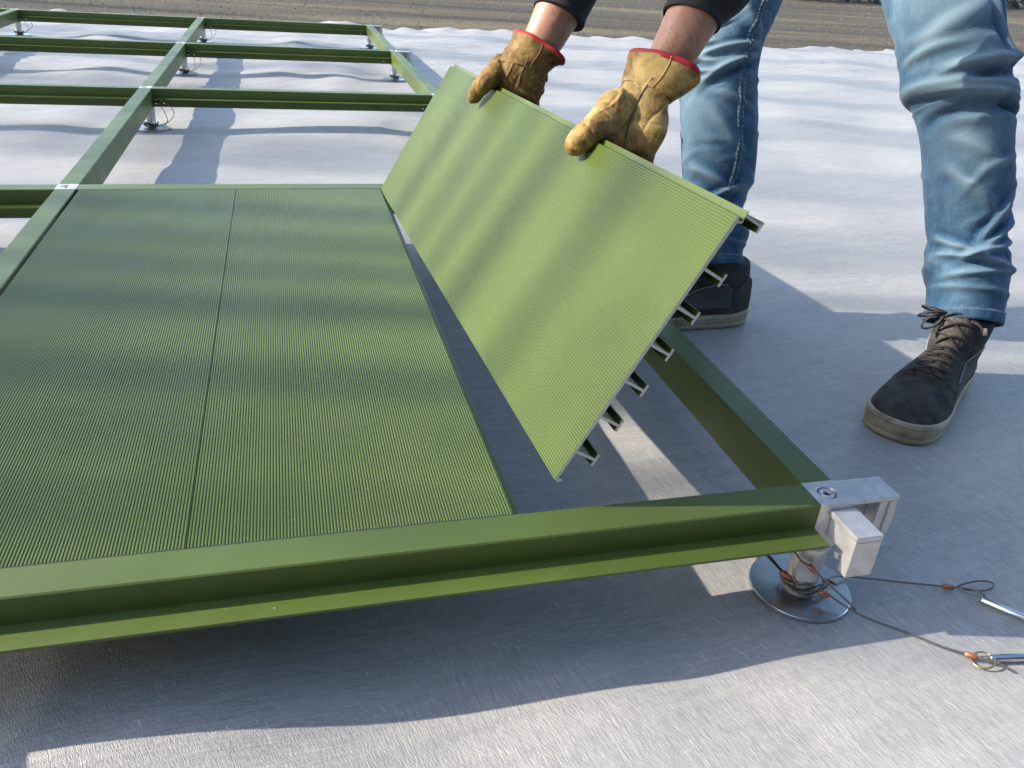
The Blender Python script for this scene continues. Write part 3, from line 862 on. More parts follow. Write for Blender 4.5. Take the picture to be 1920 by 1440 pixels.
def body():
    mb = MB()
    for rows, el, sh in ((ARM_NEAR, ELB_N, SHO_N), (ARM_FAR, ELB_F, SHO_F)):
        R = loft_rings(rows, 4, 28)
        kk = np.interp(np.arange(len(R)), [0, 4, 7], [0.62, 0.80, 1.0])[:, None, None]
        R = R.mean(1, keepdims=True) + (R - R.mean(1, keepdims=True))*kk
        mb.rings(R)
        e0 = Vector(R[-1].mean(0)); 
        mb.tube([e0.lerp(el, -0.15), e0.lerp(el, 0.5), el, el.lerp(sh, 0.5), sh], [0.036, 0.042, 0.043, 0.048, 0.06], 20)
    # hands inside the gloves
    for rows in (GLOVE_NEAR, GLOVE_FAR):
        mb.rings(loft_rings(rows[3:], 3, 20, 0.66))
    for rows in (LEG_NEAR, LEG_FAR):
        R = loft_rings(rows[2:], 3, 20, 0.56); mb.rings(R)
        top = Vector(R[-1].mean(0)); mb.tube([top - Vector((0, 0, 0.05)), top, HIP + (top-HIP)*0.25], [0.050, 0.052, 0.075], 18)
        a = Vector(R[0].mean(0)); k_ = Vector((1.552, 0.425, 0)) if rows is LEG_NEAR else Vector((1.250, 0.745, 0))
        mb.tube([a + Vector((0, 0, 0.02)), a, k_ + Vector((0, 0, 0.135)), k_ + Vector((0, 0, 0.075))], [0.034, 0.034, 0.028, 0.025], 14)
    mb.tube([HIP, HIP.lerp(CHEST, 0.5), CHEST, NECK], [0.15, 0.14, 0.16, 0.075], 24)
    mb.tube([SHO_N, CHEST, SHO_F], [0.07, 0.12, 0.07], 18)
    mb.tube([NECK, NECK.lerp(HEAD, 0.6)], 0.058, 18)
    f = Vector((-0.55, -0.05, -0.82)).normalized()       # the face looks down at the board
    up = Vector((-0.82, -0.05, 0.55)).normalized(); side = f.cross(up).normalized()
    Q = Matrix((side, f, up)).transposed()
    def blob(c, r3, n=12):
        R = []
        for i in range(1, n):
            a = math.pi*i/n
            R.append([tuple(HEAD + Q @ Vector((c[0]+r3[0]*math.sin(a)*math.cos(2*math.pi*k/(2*n)), c[1]+r3[1]*math.sin(a)*math.sin(2*math.pi*k/(2*n)), c[2]-r3[2]*math.cos(a)))) for k in range(2*n)])
        mb.rings(R)
    blob((0, -0.01, 0.02), (0.074, 0.092, 0.105)); blob((0, 0.035, -0.06), (0.052, 0.055, 0.055))
    blob((0, 0.095, -0.015), (0.016, 0.022, 0.030), 8)
    for s in (-1, 1): blob((s*0.076, -0.01, -0.005), (0.012, 0.022, 0.034), 8)
    blob((0, 0.082, -0.058), (0.026, 0.012, 0.009), 8)
    me = remesh(mb, 0.006, 4)
    o = place(link("body", me, man, [M_SKIN], True))
    for s in (-1, 1):
        e = MB(); p = HEAD + Q @ Vector((s*0.031, 0.078, 0.012)); e.sphere(p, 0.008, 8)
        place(e.build("eye", simple("eye", (0.5, 0.48, 0.45), 0.2), man, True))
    hb = MB(); mb = hb
    def cap(c, r3, n=14):
        R = []
        for i in range(1, n):
            a = math.pi*i/n
            R.append([tuple(HEAD + Q @ Vector((c[0]+r3[0]*math.sin(a)*math.cos(2*math.pi*k/(2*n)), c[1]+r3[1]*math.sin(a)*math.sin(2*math.pi*k/(2*n)), c[2]-r3[2]*math.cos(a)))) for k in range(2*n)])
        hb.rings(R)
    cap((0, -0.030, 0.045), (0.080, 0.088, 0.095))
    hb2 = remesh(hb, 0.006, 2)
    place(link("hair", hb2, man, [M_HAIR], True))
body()

# ---- cloth folds
def fold_field(th, s, rad, folds):
    """th: angle (0 = image right side, pi/2 = towards the viewer), s: distance along the leg"""
    disp = np.zeros_like(th)
    x = (th - np.pi/2) * rad                 # distance round the leg from the front line
    for (s0, x0, ang, length, width, amp, kind) in folds:
        ca, sa = math.cos(ang), math.sin(ang)
        dx = x - x0; ds = s - s0
        l = dx*ca + ds*sa; w = -dx*sa + ds*ca
        e = np.exp(-(l/length)**4)
        q = w/width
        if kind == 0: p = np.exp(-q*q)                            # ridge
        elif kind == 1: p = (1-1.6*q*q)*np.exp(-q*q)              # ridge with troughs
        else: p = np.where(q > 0, np.exp(-q*q), np.exp(-(q*1.9)**2))   # overhanging roll
        disp += amp*e*p
    return disp
def leg_mesh(rows, folds, seed, seams, crease_zones, n=180, sub=16):
    c, A, Bv, s = dense(rows, sub)
    if rows is LEG_NEAR:
        kq = np.interp(s, [0, 0.02, 0.30, 0.36], [0.95, 0.93, 0.95, 1.0])[:, None]
        A = A*kq; Bv = Bv*kq; c = c + A/np.linalg.norm(A, axis=1)[:, None]*(-0.003)*(kq < 0.995)
    th = np.linspace(0, 2*np.pi, n, endpoint=False)
    TH, S = np.meshgrid(th, s)
    a = np.linalg.norm(A, axis=1)[:, None]
    dirA = A[:, None]*np.cos(TH)[..., None]; dirB = Bv[:, None]*np.sin(TH)[..., None]
    off = dirA + dirB
    rad = np.linalg.norm(off, axis=2)
    r = np.random.default_rng(seed)
    disp = 1.20*fold_field(TH, S, 0.072, folds)
    # small random creases, denser in the bunched zones
    for k in range(150):
        z0, z1 = crease_zones[k % len(crease_zones)]
        s0 = r.uniform(z0, z1); t0 = r.uniform(0, 2*np.pi)
        ang = r.normal(0, 0.38); L = r.uniform(0.018, 0.055); W = r.uniform(0.0050, 0.0100); am = r.uniform(0.0007, 0.0023)*r.choice([-1, 1])
        dx = (np.mod(TH - t0 + np.pi, 2*np.pi) - np.pi)*0.072; ds = S - s0
        l = dx*math.cos(ang)+ds*math.sin(ang); w = -dx*math.sin(ang)+ds*math.cos(ang)
        disp += am*np.exp(-(l/L)**4)*np.exp(-(w/W)**2)
    unit = off / rad[..., None]
    disp = disp - 0.0045
    P = c[:, None] + off + unit*disp[..., None]
    return c, th, s, P, unit, disp
def surf_point(P, unit, th, s, t, sv, lift):
    i = int(np.clip(np.searchsorted(s, sv), 1, len(s)-1)); j = int(round(t/(2*np.pi)*len(th))) % len(th)
    f = (sv - s[i-1])/(s[i]-s[i-1])
    p = P[i-1, j]*(1-f) + P[i, j]*f
    return tuple(p + unit[i, j]*lift)

# bands: (distance along, offset round, slope, half length, width, height, kind)
FOLDS_NEAR = [
    (0.050, 0.00, 0.06, 0.12, 0.0050, 0.0030, 0), (0.078, -0.01, -0.10, 0.085, 0.0075, 0.0060, 2), (0.098, 0.01, 0.16, 0.080, 0.0090, 0.0085, 2),
    (0.118, -0.02, -0.30, 0.06, 0.0085, 0.0075, 1), (0.140, -0.03, -0.55, 0.070, 0.0100, 0.0075, 1), (0.165, -0.02, -0.85, 0.065, 0.0110, 0.0055, 1), (0.120, 0.05, 0.40, 0.05, 0.010, 0.007, 1),
    (0.215, 0.03, 0.75, 0.05, 0.014, 0.0040, 1), (0.275, 0.02, 0.55, 0.04, 0.014, 0.0035, 1), (0.255, -0.03, -0.35, 0.04, 0.010, 0.0030, 1),
    (0.336, 0.01, -0.10, 0.085, 0.0100, -0.0095, 0), (0.357, 0.005, 0.14, 0.100, 0.0100, 0.0110, 2), (0.345, -0.05, 0.2, 0.032, 0.008, -0.012, 0),
    (0.392, -0.035, -0.20, 0.050, 0.0072, -0.0150, 0), (0.408, -0.020, -0.22, 0.075, 0.0100, 0.0090, 2), (0.376, 0.03, 0.08, 0.09, 0.012, 0.0050, 1),
    (0.430, 0.06, -0.15, 0.05, 0.011, 0.0050, 1), (0.455, -0.045, 1.25, 0.055, 0.0080, 0.0065, 1), (0.470, -0.062, 1.35, 0.06, 0.007, -0.0060, 0), (0.468, 0.02, -0.5, 0.06, 0.022, 0.0060, 1),
]
FOLDS_FAR = [
    (0.045, 0.0, 0.05, 0.12, 0.0050, 0.0028, 0), (0.070, 0.03, 0.25, 0.06, 0.0075, 0.0060, 2), (0.088, 0.02, -0.18, 0.07, 0.0085, 0.0080, 2), (0.110, 0.035, 0.35, 0.06, 0.0090, 0.0075, 1), (0.128, 0.01, -0.3, 0.05, 0.009, 0.006, 1),
    (0.160, 0.03, 0.5, 0.05, 0.012, 0.0055, 1), (0.235, 0.0, 0.9, 0.05, 0.016, 0.0035, 1), (0.290, -0.02, 0.4, 0.05, 0.012, 0.003, 1),
    (0.350, -0.01, -0.38, 0.06, 0.0080, 0.0085, 2), (0.338, -0.01, -0.42, 0.055, 0.0070, -0.0090, 0), (0.378, 0.01, -0.12, 0.07, 0.0090, 0.0060, 1), (0.365, 0.055, 0.3, 0.035, 0.007, 0.006, 1), (0.395, 0.06, 0.2, 0.03, 0.006, 0.005, 1), (0.345, 0.06, 0.1, 0.03, 0.006, 0.005, 1), (0.422, 0.055, -0.1, 0.035, 0.007, 0.006, 1),
    (0.430, -0.02, 0.65, 0.05, 0.014, 0.0050, 1), (0.48, 0.03, 0.4, 0.05, 0.012, 0.004, 1),
]
def wear_near(P):
    z = P[..., 2]; return z
def jeans():
    root = None
    for idx, (rows, folds, seam_t, zones) in enumerate((
            (LEG_NEAR, FOLDS_NEAR, None, [(0.03, 0.15), (0.03, 0.15), (0.31, 0.44), (0.12, 0.34), (0.42, 0.6)]),
            (LEG_FAR, FOLDS_FAR, [(0.02, 1.50), (0.12, 1.40), (0.22, 1.30), (0.30, 1.28), (0.36, 1.18), (0.44, 1.25), (0.52, 1.30), (0.60, 1.35)], [(0.03, 0.15), (0.30, 0.45), (0.12, 0.34), (0.42, 0.6)]))):
        c, th, s, P, unit, disp = leg_mesh(rows, folds, 21+idx, None, zones)
        n = len(th)
        inner = [P[8] - unit[8]*0.006, P[3] - unit[3]*0.004, P[0] - unit[0]*0.0022]
        allr = np.concatenate([np.array(inner), P])
        m_ = len(allr)
        v = allr.reshape(-1, 3)
        ii = np.arange(m_*n).reshape(m_, n)
        f = np.stack([ii[:-1], np.roll(ii[:-1], -1, 1), np.roll(ii[1:], -1, 1), ii[1:]], -1).reshape(-1, 4)
        # worn pale areas: thigh front, knee, along fold crests
        wr = np.zeros((m_, n))
        s_all = np.concatenate([[0, 0, 0], s])
        S2 = s_all[:, None]; T2 = th[None, :]
        front = np.exp(-((np.mod(T2-(1.95 if idx == 0 else 2.3)+np.pi, 2*np.pi)-np.pi)/0.95)**2)
        wr = front*(0.50*np.exp(-((S2-0.50)/0.12)**2) + 0.42*np.exp(-((S2-0.30)/0.10)**2) + 0.10)
        wr[3:] += np.clip((disp+0.0045)*65, -0.20, 0.40)
        wr = np.clip(wr, 0, 0.85)
        if root is None:
            V_, F_, W_ = v, f, wr.reshape(-1)
            keep = [(c, th, s, P, unit)]
        else:
            F_ = np.concatenate([F_, f + len(V_)]); V_ = np.concatenate([V_, v]); W_ = np.concatenate([W_, wr.reshape(-1)])
            keep.append((c, th, s, P, unit))
        root = True
    # seat and upper thighs
    mb = MB()
    for rows in (LEG_NEAR, LEG_FAR):
        R = loft_rings(rows[-3:], 3, 24, 0.99); top = Vector(R[-1].mean(0))
        mb.rings(R[2:]); mb.tube([top - Vector((0, 0, 0.03)), top + Vector((0.02, 0.02, 0.03)), HIP + (top-HIP)*0.35, HIP], [0.098, 0.10, 0.125, 0.14], 24)
    mb.tube([HIP + Vector((0.05, 0, -0.05)), HIP, HIP.lerp(CHEST, 0.35)], [0.15, 0.17, 0.16], 24)
    sm = remesh(mb, 0.008, 5)
    sv = np.empty(len(sm.vertices)*3); sm.vertices.foreach_get("co", sv); sv = sv.reshape(-1, 3)
    fs = [tuple(i + len(V_) for i in p.vertices) for p in sm.polygons]
    me = bpy.data.meshes.new("jeans")
    me.from_pydata(np.concatenate([V_, sv]).tolist(), [], F_.tolist() + fs)
    at = me.attributes.new("wear", 'FLOAT', 'POINT')
    at.data.foreach_set("value", np.concatenate([W_, np.full(len(sv), 0.15)]).astype(np.float32))
    bpy.data.meshes.remove(sm)
    j = place(link("jeans", me, man, [M_DENIM], True))
    def sub(o):
        return o
    # hems with stitching
    for (c, th, s, P, unit) in keep:
        hb = MB()
        prof = [(0.0000, -0.0020), (-0.0008, 0.0012), (0.004, 0.0022), (0.014, 0.0024), (0.0185, 0.0020), (0.0195, 0.0004)]
        rows_ = []
        for sv_, lf in prof:
            rows_.append([surf_point(P, unit, th, s, t, max(sv_, 0.0), lf) if sv_ >= 0 else tuple(np.array(surf_point(P, unit, th, s, t, 0.0, lf)) + np.array((0, 0, sv_))) for t in th])
        hb.rings(rows_, False, False)
        hem = hb.build("hem", M_DENIM, j, True)
        stt = MB(); k = 0
        while k < len(th):
            a = [surf_point(P, unit, th, s, th[(k+q) % len(th)], 0.0165, 0.0028) for q in range(2)]
            stt.tube(a, 0.00035, 5); k += 2
        stt.build("hem_stitch", M_THREAD, j, True)["kind"] = "stuff"
    # outside seam of the far leg: a raised felled seam between two stitch rows
    c, th, s, P, unit = keep[1]
    sk = np.array([(0.02, 1.50), (0.12, 1.38), (0.20, 1.28), (0.28, 1.24), (0.33, 1.16), (0.37, 1.10), (0.44, 1.12), (0.52, 1.30), (0.60, 1.36)])
    svs = np.arange(0.02, 0.60, 0.004)
    tt = np.interp(svs, sk[:, 0], sk[:, 1])
    sb = MB(); rows_ = []
    for sv_, t in zip(svs, tt):
        rows_.append([surf_point(P, unit, th, s, t+da, sv_, lf) for da, lf in ((-0.10, -0.0015), (-0.08, 0.0010), (0.0, 0.0014), (0.08, 0.0010), (0.10, -0.0015))])
    sb.rings(rows_, True, True)
    sb.build("side_seam", M_DENIM_EDGE, j, True)
    st = MB()
    for da in (-0.065, 0.065):
        for k in range(0, len(svs)-1, 2):
            st.tube([surf_point(P, unit, th, s, tt[k]+da, svs[k], 0.0022), surf_point(P, unit, th, s, tt[k+1]+da, svs[k+1], 0.0018)], 0.0003, 5)
    st.build("seam_stitch", M_THREAD, j, True)["kind"] = "stuff"
jeans()

# ---- jacket with sleeves
def jacket():
    mb = MB()
    for rows, el, sh in ((SLEEVE_NEAR, ELB_N, SHO_N), (SLEEVE_FAR, ELB_F, SHO_F)):
        R = loft_rings(rows, 5, 32, 1.0)
        mb.rings(R)
        e0 = Vector(R[-1].mean(0))
        mb.tube([e0.lerp(el, -0.3), el, el.lerp(sh, 0.5), sh, sh.lerp(CHEST, 0.4)], [0.055, 0.064, 0.068, 0.085, 0.10], 24)
    mb.tube([HIP.lerp(CHEST, 0.12) + Vector((0, 0, -0.04)), HIP.lerp(CHEST, 0.5) + Vector((0, 0, -0.03)), CHEST, NECK], [0.175, 0.175, 0.18, 0.085], 28)
    mb.tube([SHO_N, CHEST, SHO_F], [0.085, 0.15, 0.085], 22)
    me = remesh(mb, 0.0045, 3)
    o = place(link("jacket", me, man, [M_BLACK], True))
    # cuffs: doubled hem at the sleeve ends
    for rows in (SLEEVE_NEAR, SLEEVE_FAR):
        c, A, Bv, s = dense(rows[:2], 6)
        th = np.linspace(0, 2*np.pi, 48, endpoint=False)
        cu = MB()
        R = []
        for q, k in ((3, 0.95), (0, 0.965), (0, 1.01), (2, 1.022), (5, 1.02), (6, 1.0)):
            R.append([tuple(c[q] + k*(A[q]*math.cos(t) + Bv[q]*math.sin(t))) for t in th])
        cu.rings(R, False, False)
        cu.build("sleeve_cuff", M_BLACK, o, True)
jacket()

# ---- gloves
def tube_spl(mb, pts, n=5, seg=16):
    P = spline(pts, n)
    mb.tube([p[:3] for p in P], [p[3] for p in P], seg)
    p = P[-1]; mb.sphere(p[:3], p[3]*0.98, 8)
def glove(rows, thumb, webs, seed, cuff_n, flare, turn, leather):
    rr = []
    for q in rows:
        A = np.array(q[3:6]); Bv = np.array(q[6:9]); a_ = np.linalg.norm(A); b_ = np.linalg.norm(Bv)
        e1, e2 = A/a_, Bv/b_
        A2 = a_*(0.97*e1 + turn*e2); B2 = b_*(e2 - turn*e1)/math.sqrt(1+turn*turn)
        rr.append(tuple(q[:3]) + tuple(A2) + tuple(B2))
    rows = rr
    hand = MB()
    R = loft_rings(rows[cuff_n-1:], 5, 32)
    hand.rings(R)
    tube_spl(hand, thumb)
    for w_ in webs: hand.sphere(w_[:3], w_[3], 10)
    c = np.array(rows[-1][:3]); A = np.array(rows[-1][3:6]); Bv = np.array(rows[-1][6:9])
    # four fingers that go over the tongue and curl behind the board
    for k, ln in zip((-0.72, -0.26, 0.22, 0.68), (0.92, 1.05, 1.0, 0.82)):
        base = c + A*k + np.array((0, 0, 0.02))
        p1 = base + np.array((0.010, 0.004, -0.030))*ln
        p2 = base + np.array((0.004, 0.004, -0.058))*ln
        p3 = base + np.array((-0.014, 0.002, -0.074))*ln
        tube_spl(hand, [tuple(base)+(0.0135,), tuple(p1)+(0.0130,), tuple(p2)+(0.0120,), tuple(p3)+(0.0105,)], 4, 14)
    me = remesh(hand, 0.0018, 20)
    # leather creases pressed into the surface
    nv = len(me.vertices); co = np.empty(nv*3); me.vertices.foreach_get("co", co); co = co.reshape(-1, 3)
    no = np.empty(nv*3); me.vertices.foreach_get("normal", no); no = no.reshape(-1, 3)
    r = np.random.default_rng(seed)
    cc = co.mean(0)
    d = np.zeros(nv)
    for k in range(120):
        p0 = co[r.integers(nv)]; dr = r.normal(size=3); dr /= np.linalg.norm(dr); nr = np.cross(dr, r.normal(size=3)); nr /= np.linalg.norm(nr)
        q = co - p0; l = q @ dr; w = q @ nr; rest = np.linalg.norm(q - np.outer(l, dr) - np.outer(w, nr), axis=1)
        W = r.uniform(0.0010, 0.0032)
        d += r.uniform(0.0005, 0.0016)*r.choice([-1, -1, 1])*np.exp(-(l/r.uniform(0.010, 0.030))**4 - (w/W)**2 - (rest/0.02)**4)
    # folds where the thumb bends
    tp = np.array(thumb); ta = tp[2, :3] - tp[0, :3]; ta /= np.linalg.norm(ta)
    for f_ in (0.35, 0.55, 0.75):
        p0 = tp[0, :3]*(1-f_) + tp[-1, :3]*f_
        q = co - p0; w = q @ ta; rest = np.linalg.norm(q - np.outer(w, ta), axis=1)
        d += -0.0026*np.exp(-(w/0.0026)**2 - (rest/0.030)**4)
    co += no*d[:, None]
    me.vertices.foreach_set("co", co.reshape(-1)); me.update()
    g_ = place(link("glove", me, man, [leather], True))
    # open cuff
    c, A, Bv, s = dense(rows[:cuff_n+1], 5)
    th = np.linspace(0, 2*np.pi, 72, endpoint=False)
    cb = MB(); m_ = len(c)
    def ringpt(q, k, extra=0.0):
        out = []
        for t in th:
            u = A[q]*math.cos(t) + Bv[q]*math.sin(t)
            fl = 1 + flare*math.exp(-((t-0.25 if t < 4 else t-0.25-2*math.pi)/0.55)**2) * max(0, 1-q/5)
            wv = 1 + 0.025*math.sin(3*t+q*0.5) + 0.02*math.sin(7*t-q*0.3+seed)
            out.append(tuple(c[q] + u*(k*fl*wv)))
        return out
    order = [ringpt(q, 0.86) for q in range(m_-1, 0, -2)] + [ringpt(0, 0.93), ringpt(0, 1.0)] + [ringpt(q, 1.03) for q in range(1, m_)]
    cb.rings(order, False, False)
    cb.build("glove_cuff", leather, g_, True)
    # red binding round the rim
    rim = []
    for k in range(len(th)+1):
        a = np.array(ringpt(0, 0.985)[k % len(th)]); rim.append(tuple(a))
    ax = (c[0]-c[3]); ax /= np.linalg.norm(ax)
    rb = MB(); R = []
    for q_, k_ in ((0.0030, 0.955), (-0.0042, 0.95), (-0.0042, 1.024), (-0.0015, 1.032), (0.0024, 1.022), (0.0036, 0.99), (0.0030, 0.955)):
        R.append([tuple(np.array(p) + ax*q_) for p in ringpt(0, k_)])
    rb.rings(R, False, False)
    rb.build("cuff_binding", M_RED, g_, True)
    # seam thread down the back of the hand
    bv = BVHTree.FromPolygons([tuple(x) for x in co], [tuple(p.vertices) for p in me.polygons])
    cR, AR, BR, sR = dense(rows[cuff_n-1:], 4)
    pts = []
    for q in range(1, len(cR)-3):
        u = AR[q]*0.42 + BR[q]*1.8
        dirv = Vector(-u).normalized()
        hit = bv.ray_cast(Vector(cR[q] + u), dirv)
        if hit[0] is not None: pts.append(tuple(hit[0] - dirv*0.0006))
    if len(pts) > 4:
        MB().tube(pts, 0.0009, 6).build("back_seam", M_DARK, g_, True)
    # raised seam that runs down the cuff, down to the wrist
    sp = []
    for q in range(0, m_):
        t = 1.15
        sp.append(tuple(np.array(ringpt(q, 1.035)[int(t/(2*math.pi)*72)])))
    MB().tube(sp, 0.0011, 6).build("cuff_seam", leather, g_, True)
    return g_
glove(GLOVE_NEAR, [(0.8870, 0.4469, 0.4656, 0.0270), (0.8629, 0.4300, 0.4507, 0.0245), (0.8385, 0.4115, 0.4391, 0.0205), (0.8196, 0.4042, 0.4280, 0.0172), (0.8139, 0.4092, 0.4197, 0.0150)], [(0.8750, 0.4380, 0.4560, 0.0300), (0.8900, 0.4360, 0.4330, 0.0300), (0.8640, 0.4250, 0.4360, 0.0230)], 4, 3, 0.05, 0.55, M_LEATHER)
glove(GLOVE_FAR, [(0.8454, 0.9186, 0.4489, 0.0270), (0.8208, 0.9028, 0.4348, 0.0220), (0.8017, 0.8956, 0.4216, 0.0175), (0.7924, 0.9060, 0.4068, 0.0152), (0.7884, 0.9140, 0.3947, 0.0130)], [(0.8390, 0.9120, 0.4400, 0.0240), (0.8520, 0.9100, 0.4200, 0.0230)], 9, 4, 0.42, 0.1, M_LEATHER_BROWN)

# ---- shoes
SL = 0.345
def half_w(s):
    return np.interp(s, [0, .015, .04, .09, .16, .28, .42, .56, .68, .78, .86, .92, .965, .99, 1.0], [.0, .013, .0225, .031, .0385, .040, .043, .050, .0570, .0590, .0570, .0515, .0405, .0245, 0.0])
def outline(inset=0.0, n=96):
    """outline of the sole, walked round once"""
    ss = 0.5 - 0.5*np.cos(np.linspace(0, np.pi, n//2))
    L = [(SL*s, half_w(s)) for s in ss]; R = [(SL*s, -half_w(s)*(0.97 if 0.3 < s < 0.6 else 1)) for s in ss[::-1]]
    P = np.array(L[:-1] + R[:-1])
    if inset:
        T = np.roll(P, -1, 0) - np.roll(P, 1, 0); T /= np.linalg.norm(T, axis=1)[:, None]
        Nrm = np.stack([T[:, 1], -T[:, 0]], -1)      # clockwise walk: inward is -left
        P = P + Nrm*inset
    return P
def shoe(loc, deg, full):
    M = Matrix.Translation(Vector(loc)) @ Matrix.Rotation(math.radians(deg), 4, 'Z')
    zt = lambda s: 0.030 + 0.007*max(0, min(1, (s-0.74)/0.2)) + 0.004*max(0, 1-s/0.15)
    # upper
    up = MB(); R = []
    hs = lambda s: float(np.interp(s, [0, .03, .10, .20, .32, .42, .55, .66, .76, .86, .94, .98, 1.0], [.085, .095, .102, .104, .112, .108, .092, .076, .064, .058, .050, .042, .034]))
    for s in np.concatenate([np.linspace(0.012, 0.08, 6), np.linspace(0.11, 0.9, 32), np.linspace(0.915, 0.99, 8)]):
        w = max(0.004, float(half_w(s)) - 0.0015); h = hs(s); ring = []
        for k in range(40):
            a = 2*math.pi*k/40; ca, sa = math.cos(a), math.sin(a)
            if sa >= 0:
                pw = 0.85 if s > 0.6 else 0.70
                y = w*math.copysign(abs(ca)**0.75, ca); z = 0.020 + (h-0.020)*sa**pw
            else:
                y = w*math.copysign(abs(ca)**0.5, ca); z = 0.020 + 0.014*sa
            if z > 0.05: y *= 1 - 0.42*min(1, (z-0.05)/0.07)*(1 if s < 0.62 else 0.6)
            ring.append((SL*s, y, z))
        R.append(ring)
    up.rings(R)
    # ankle collar
    col = []
    for z, cx, rx, ry in ((0.06, 0.095, 0.078, 0.036), (0.085, 0.090, 0.076, 0.039), (0.105, 0.086, 0.072, 0.042), (0.125, 0.084, 0.066, 0.044), (0.137, 0.083, 0.062, 0.045), (0.142, 0.083, 0.058, 0.042)):
        col.append([(cx + rx*math.cos(2*math.pi*k/36), ry*math.sin(2*math.pi*k/36), z + 0.008*math.cos(2*math.pi*k/36)*(1 if z > 0.1 else 0)) for k in range(36)])
    up.rings(col)
    me = remesh(up, 0.0026, 6)
    co = np.empty(len(me.vertices)*3); me.vertices.foreach_get("co", co); co = co.reshape(-1, 3)
    bv = BVHTree.FromPolygons([tuple(x) for x in co], [tuple(p.vertices) for p in me.polygons])
    me.transform(M)
    root = place(link("shoe", me, man, [M_SUEDE], True))
    def B_(mb, name, mt, smooth=True, **kw):
        me2 = mb.mesh(name); me2.transform(M)
        return link(name, me2, root, [mt], smooth)
    # sole
    so = MB(); rings = []
    for z, ins in ((0.0, 0.004), (0.0025, 0.0005), (0.010, 0.0), (0.0112, 0.0010), (0.0124, 0.0), (0.020, -0.0008), ('t', -0.0008), ('u', 0.0018), ('v', 0.008)):
        P = outline(ins)
        rings.append([(p[0], p[1], (z if not isinstance(z, str) else zt(p[0]/SL) - {'t': 0.002, 'u': 0.0, 'v': 0.001}[z])) for p in P])
    so.rings(rings, True, True)
    B_(so, "sole", M_SOLE, True)
    st = MB()
    P = outline(-0.0012)
    st.tube([(p[0], p[1], zt(p[0]/SL) - 0.0065) for p in list(P) + [P[0]]], 0.0009, 6)
    B_(st, "sole_welt", M_SOLE)
    def cast(o, d):
        h = bv.ray_cast(Vector(o), Vector(d).normalized())
        return (h[0], h[1]) if h[0] is not None else (None, None)
    def patch(grid, off, name, mt, thick=True):
        """grid of (origin, direction); draped on the upper"""
        rows_ = []
        for row in grid:
            rr = []
            for o, d in row:
                p, n_ = cast(o, d)
                if p is None: p = Vector(o) + Vector(d)*0.1; n_ = -Vector(d)
                rr.append((p, -Vector(d).normalized()*0.4 + n_*0.6))
            rows_.append(rr)
        m2, n2 = len(rows_), len(rows_[0]); mb = MB(); v = []; f = []
        for i in range(m2):
            for j in range(n2):
                p, n_ = rows_[i][j]
                edge = i in (0, m2-1) or j in (0, n2-1)
                v.append(tuple(p + n_*(off if not edge else -0.0008)))
        for i in range(m2-1):
            for j in range(n2-1): f.append((i*n2+j, i*n2+j+1, (i+1)*n2+j+1, (i+1)*n2+j))
        mb.add(v, f); return B_(mb, name, mt)
    # tongue line: origins above the instep, looking down and back
    dn = Vector((-0.50, 0, -0.866))
    base = lambda t, y: Vector((0.122 + 0.115*t, y, 0.150 - 0.075*t)) - dn*0.05
    patch([[(base(t, y), dn) for y in np.linspace(-0.019, 0.019, 14)] for t in np.linspace(-0.05, 0.98, 34)], 0.0022, "tongue", M_MESH)
    for sg in (-1, 1):
        patch([[(base(t, sg*(0.0155 + (0.0150+0.004*t)*u)), dn) for u in np.linspace(0, 1, 10)] for t in np.linspace(0.0, 1.06, 34)], 0.0030, "eyestay", M_SUEDE)
        sd = Vector((0, -sg, -0.15))
        # canvas panel on the side and its piping
        top = lambda x: np.interp(x, [0.060, 0.075, 0.10, 0.125, 0.150, 0.185, 0.205], [0.075, 0.086, 0.085, 0.078, 0.064, 0.054, 0.046])
        patch([[((x, sg*0.12, 0.036 + (top(x)-0.036)*u + 0.018), sd) for u in np.linspace(0, 1, 22)] for x in np.linspace(0.060, 0.222, 64)], 0.0022, "side_panel", M_GREY)
        pts = []
        for x in np.linspace(0.078, 0.190, 30):
            p, n_ = cast((x, sg*0.12, top(x) + 0.003 + 0.018), sd)
            if p is not None: pts.append(tuple(p + n_*0.0018))
        if len(pts) > 3:
            mbp = MB(); mbp.tube(pts, 0.0010, 6); B_(mbp, "piping", M_PIPING)
        # small worn emblem beside the laces: a row of pale ticks, unreadable in the photo
        tk = MB()
        for k in range(6):
            x = 0.125 + 0.0042*k
            a, na = cast((x, sg*0.12, 0.100 - 0.0030*k + 0.018), sd); b, nb = cast((x+0.0016, sg*0.12, 0.1030 - 0.0030*k + 0.018), sd)
            if a is not None and b is not None: tk.tube([a + na*0.0014, b + nb*0.0014], 0.00035, 5)
        if tk.v: B_(tk, "emblem", M_PIPING)
        # heel counter seam
        pts = []
        for t in np.linspace(0, 1, 18):
            p, n_ = cast((0.030 + 0.055*t, sg*0.12, 0.100 - 0.062*t + 0.018), sd)
            if p is not None: pts.append(tuple(p + n_*0.0006))
        if len(pts) > 3:
            mbp = MB(); mbp.tube(pts, 0.0009, 6); B_(mbp, "heel_seam", M_DARK)
    # toe cap seam
    pts = []
    for y in np.linspace(-0.047, 0.047, 40):
        p, n_ = cast((0.232 - 9.0*y*y, y, 0.2), (0, 0, -1))
        if p is not None: pts.append(tuple(p + n_*0.0005))
    mbp = MB(); mbp.tube(pts, 0.0010, 6); B_(mbp, "toe_seam", M_DARK)
    # laces, crossed
    ts = np.linspace(0.02, 0.94, 8)
